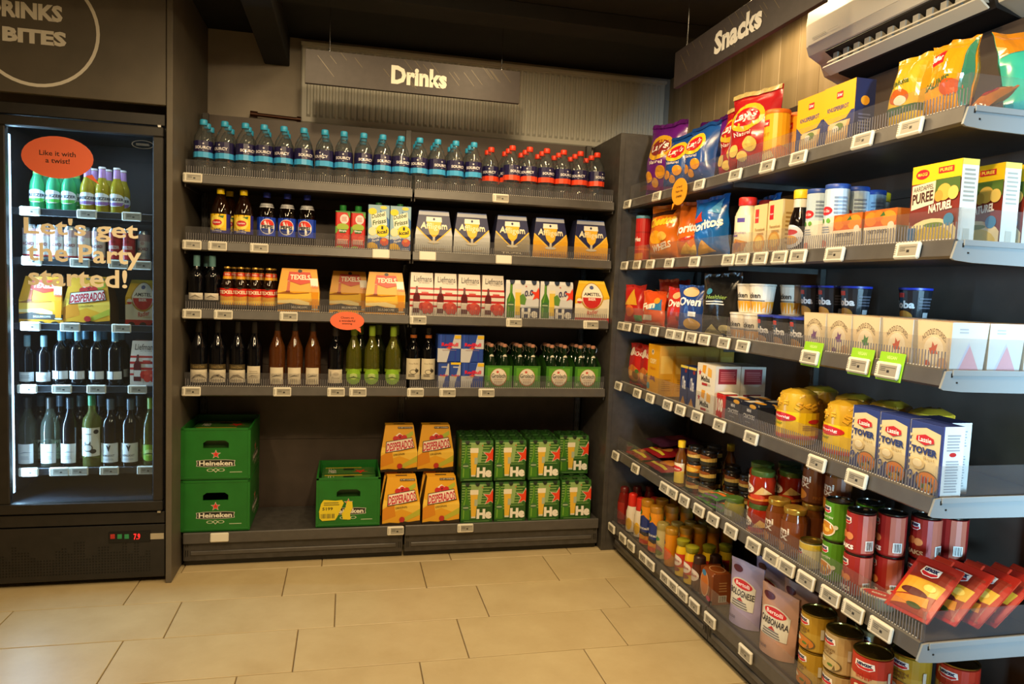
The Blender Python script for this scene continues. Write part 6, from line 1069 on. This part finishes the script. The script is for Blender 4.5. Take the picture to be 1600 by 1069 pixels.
# shelves in the cooler
FS = {1: 1.586, 2: 1.381, 3: 1.107, 4: .842, 5: .484}; FYF = 3.40
for k, zz in FS.items():
    o = empty('cooler_shelf', (OX, FYF, zz)); w = (gx1-gx0)/2+.02
    MB().box(-w+.0, w, .004, .50, -.010, -.002, film('shelf_glass', '#c8d4dc', .1, '#5a6470') if k == 1 else paint('#2a2c30', .3)).build('plate', o); MB().box(-w, w, -.006, .006, -.024, .006, paint('#26282c', .35), .002).build('front_rail', o)
    tag(o, '%s cooler shelf counted from the top, behind the glass' % nth(k-1, 99), 'shelf', 'cooler shelves')
for k, pxs in {1: (47, 136, 206), 2: (50, 125, 185, 222), 3: (48, 110, 190), 4: (43, 97, 151, 215), 5: (45, 93, 123, 171, 229)}.items():
    for i, p in enumerate(pxs): TAG.put((bx(p, FYF-.012, FS[k]-.008), FYF-.0125, FS[k]-.008), 0, 'white price tag, %s from the left on the %s cooler shelf' % (nth(i, 99), ('top', 'second', 'third', 'fourth', 'bottom')[k-1]), 'price tags in the cooler', None, (.95, 1, .9))
def breezer(o, liq, nk, lab):
    bottle(o, [(.022, 0), (.028, .004), (.0285, .10), (.026, .118), (.016, .145), (.0128, .165), (.0128, .192)], liq, ([(.014, .192), (.0145, .194), (.013, .2)], paint('#d8d8d8', .3)), [(.0287, .03, .06, .10, [('e', '#dfe4e6', .5, .5, .48, .46), ('p', lab, [(.1, .3), (.9, .36), (.8, .12), (.2, .1)]), ('t', '#23283a', 'BREEZER', .12, .46, .88, .66, .03, .03)])], 18, lambda q: MB().lathe([(.0148, .152), (.0132, .19)], paint(nk, .35), 16).build('neck_label', q))
GRB = Kind('mixed_drink_bottle', 'bottle', breezer, film('lime_liquid', '#a8e0b4', .45, '#4fc48a', .04), '#8fcf6a', '#58b84a'); YEB = Kind('mixed_drink_bottle', 'bottle', breezer, film('yellow_liquid', '#d8c860', .5, '#c8b430', .04), '#b58ac0', '#8f6ab0')
zz = FS[1]
for K_, pxs, s in ((GRB, (58, 84, 108), 'green'), (YEB, (137, 160, 183), 'yellow')):
    for i, p in enumerate(pxs):
        x = bx(p, FYF+.05, zz+.08)
        for r_ in range(2): K_.put((x+(.003*r_), FYF+.05+r_*.075, zz), (.1-.1*i), '%s %s mixed-drink bottle, %s row on the top cooler shelf' % (nth(i, 3), s, ('front', 'back')[r_]), s+' mixed-drink bottles')
zz = FS[2]
def tallcan(o, c1, c2, txt): 
    r, h = .0262, .145; b = MB(); b.lathe([(.02, 0), (r, .01), (r, h-.014), (.022, h-.002), (.0225, h), (.019, h-.002)], paint('#b9bcc0', .25, .8), 20); b.build('tin', o)
    w = 2*PI*r*.98; b = MB(); prints(b, [('r', c1, 0, 0, 1, 1), ('r', c2, 0, .74, 1, 1), ('r', '#b8242c', 0, .0, 1, .05), ('t', '#8f2a30' if c1 != '#b8242c' else '#f0e8e0', txt, .36, .38, .64, .5, .02), ('e', c2, .5, .66, .05, .07), ('n', '#a8a8a8', .4, .15, .6, .3, 3)], w, h-.03, cyl(r+.0003, .014), ucuts(w, 16)); b.build('label', o)
CW = Kind('drink_can', 'can', tallcan, '#e0ddd8', '#c8a8a8', 'BACARDI'); CRD = Kind('drink_can', 'can', tallcan, '#b8242c', '#8f1a20', 'BREEZER')
for i, p in enumerate((47, 68, 90, 111, 132, 154)): CW.put((bx(p, FYF+.045, zz+.07), FYF+.045, zz), 0, '%s white slim drink can from the left, second cooler shelf' % nth(i, 99), 'white slim cans')
for i, p in enumerate((180, 201)): CRD.put((bx(p, FYF+.045, zz+.07), FYF+.045, zz), 0, '%s red slim drink can, second cooler shelf' % nth(i, 2), 'red slim cans')
for i, p in enumerate((225,)): CW.put((bx(p, FYF+.12, zz+.07), FYF+.12, zz), 0, 'white slim can standing back at the right end, second cooler shelf', 'white slim cans')
zz = FS[3]
TP.put((bx(64, FYF+.02, zz+.1), FYF+.085, zz), 0, 'orange lighthouse beer carrier inside the cooler, third cooler shelf', 'lighthouse beer carriers', None, (.9, 1, .95)); DP.put((bx(135, FYF+.02, zz+.1), FYF+.085, zz), 0, 'yellow beer carrier with slanted red lettering inside the cooler', 'yellow beer carriers', None, (1, 1, .9)); AM.put((bx(222, FYF+.08, zz+.1), FYF+.16, zz), 0, 'yellow radler carrier set back at the right inside the cooler', None, None, (.8, 1, .95))
zz = FS[4]
SPK = Kind('wine_bottle', 'bottle', wine, BORD, DARKGLASS, '#7fa0aa', .055, [(.018, .04, .09, [('r', '#d8dcdc', 0, 0, 1, 1), ('n', '#9aa0a4', .25, .3, .75, .7, 2)])], .215); BCW = Kind('wine_bottle', 'bottle', wine, BORD, DARKGLASS, '#7fb4cc', .055, [(.03, .035, .085, [('r', '#dde0e0', 0, 0, 1, 1), ('r', '#5a6a7a', .48, 0, .52, 1)])], .25)
for i, p in enumerate((43, 69)): SPK.put((bx(p, FYF+.05, zz+.1), FYF+.05, zz), 0, '%s small wine bottle with blue-grey foil, fourth cooler shelf' % nth(i, 2), 'foil-topped small wines', None, (.8, .8, 1))
for i, p in enumerate((96, 122, 152, 180)):
    for r_ in range(2): BCW.put((bx(p, FYF+.05, zz+.1)+.003*r_, FYF+.05+r_*.085, zz), 0, '%s blue-capped wine bottle from the left, %s row, fourth cooler shelf' % (nth(i, 99), ('front', 'back')[r_]), 'blue-capped wine bottles', None, (.88, .88, 1))
LF.put((bx(224, FYF+.02, zz+.1), FYF+.08, zz), 0, 'red-and-white striped fruit beer box inside the cooler, fourth cooler shelf', 'striped fruit beer boxes', None, (.95, 1, .92))
zz = FS[5]
CLW = film('pale_wine_glass', '#c9cfc0', .12, '#8a9080', .04)
WW = [Kind('wine_bottle', 'bottle', wine, WINE, g, c, .05, [(.02, .085, .066, [('r', '#dcdedc', 0, 0, 1, 1), ('p', '#8a9498', [(.1, .5), (.5, .62), (.9, .55), (.5, .57)]), ('n', '#a5acb0', .25, .2, .75, .4, 3)])], .305) for g, c in ((CLW, '#2a2622'), (DARKGLASS, '#20262c'))]
PW = Kind('wine_bottle', 'bottle', wine, BORD, DARKGLASS, '#4a5660', .05, [(.02, .085, .085, [('r', '#dcdedc', 0, 0, 1, 1), ('p', '#2b2f33', [(.4, .9), (.52, .55), (.62, .9), (.56, .9), (.51, .7), (.46, .9)]), ('t', '#4a5056', 'VERSANT', .2, .3, .8, .42, .01), ('n', '#a5acb0', .25, .1, .75, .22, 2)])], .3)
CAT = Kind('wine_bottle', 'bottle', wine, BORD, film('straw_wine_glass', '#d6d890', .2, '#a8ac5a', .04), '#3f8a5a', .045, [(.05, .125, .09, [('r', '#e0ded2', 0, 0, 1, 1), ('e', '#26262a', .8, .86, .12, .08), ('n', '#8a8a88', .25, .75, .6, .82, 1), ('e', '#5a5a58', .42, .3, .24, .14), ('e', '#c9c7bc', .42, .3, .19, .1), ('p', '#3a3a3a', [(.25, .42), (.3, .55), (.36, .43)]), ('p', '#3a3a3a', [(.46, .43), (.56, .54), (.57, .42)]), ('e', '#3a3a3a', .66, .18, .14, .08)])], .315)
for i, p in enumerate((44, 79, 110)): WW[0 if i < 2 else 1].put((bx(p, FYF+.055, zz+.08), FYF+.055, zz), 0, '%s slender wine bottle with plain white label, bottom cooler shelf' % nth(i, 3), 'plain-label cooler wines')
CAT.put((bx(144, FYF+.05, zz+.08), FYF+.05, zz), 0, 'pale wine bottle with animal sketch on tall white label, bottom cooler shelf')
for i, p in enumerate((173, 204)): PW.put((bx(p, FYF+.055, zz+.08), FYF+.055, zz), 0, '%s dark wine bottle with V mark on white label, bottom cooler shelf' % nth(i, 2), 'V-mark cooler wines')
GW.put((bx(236, FYF+.055, zz+.08), FYF+.055, zz), 0, 'white-wine bottle with lime-green label at the right end, bottom cooler shelf')
for i, p in enumerate((64, 94, 126, 158, 188, 218)): PW.put((bx(p, FYF+.145, zz+.28), FYF+.145, zz), 0, 'dark wine bottle in the back row, %s from the left, bottom cooler shelf' % nth(i, 99), 'back-row cooler wines')
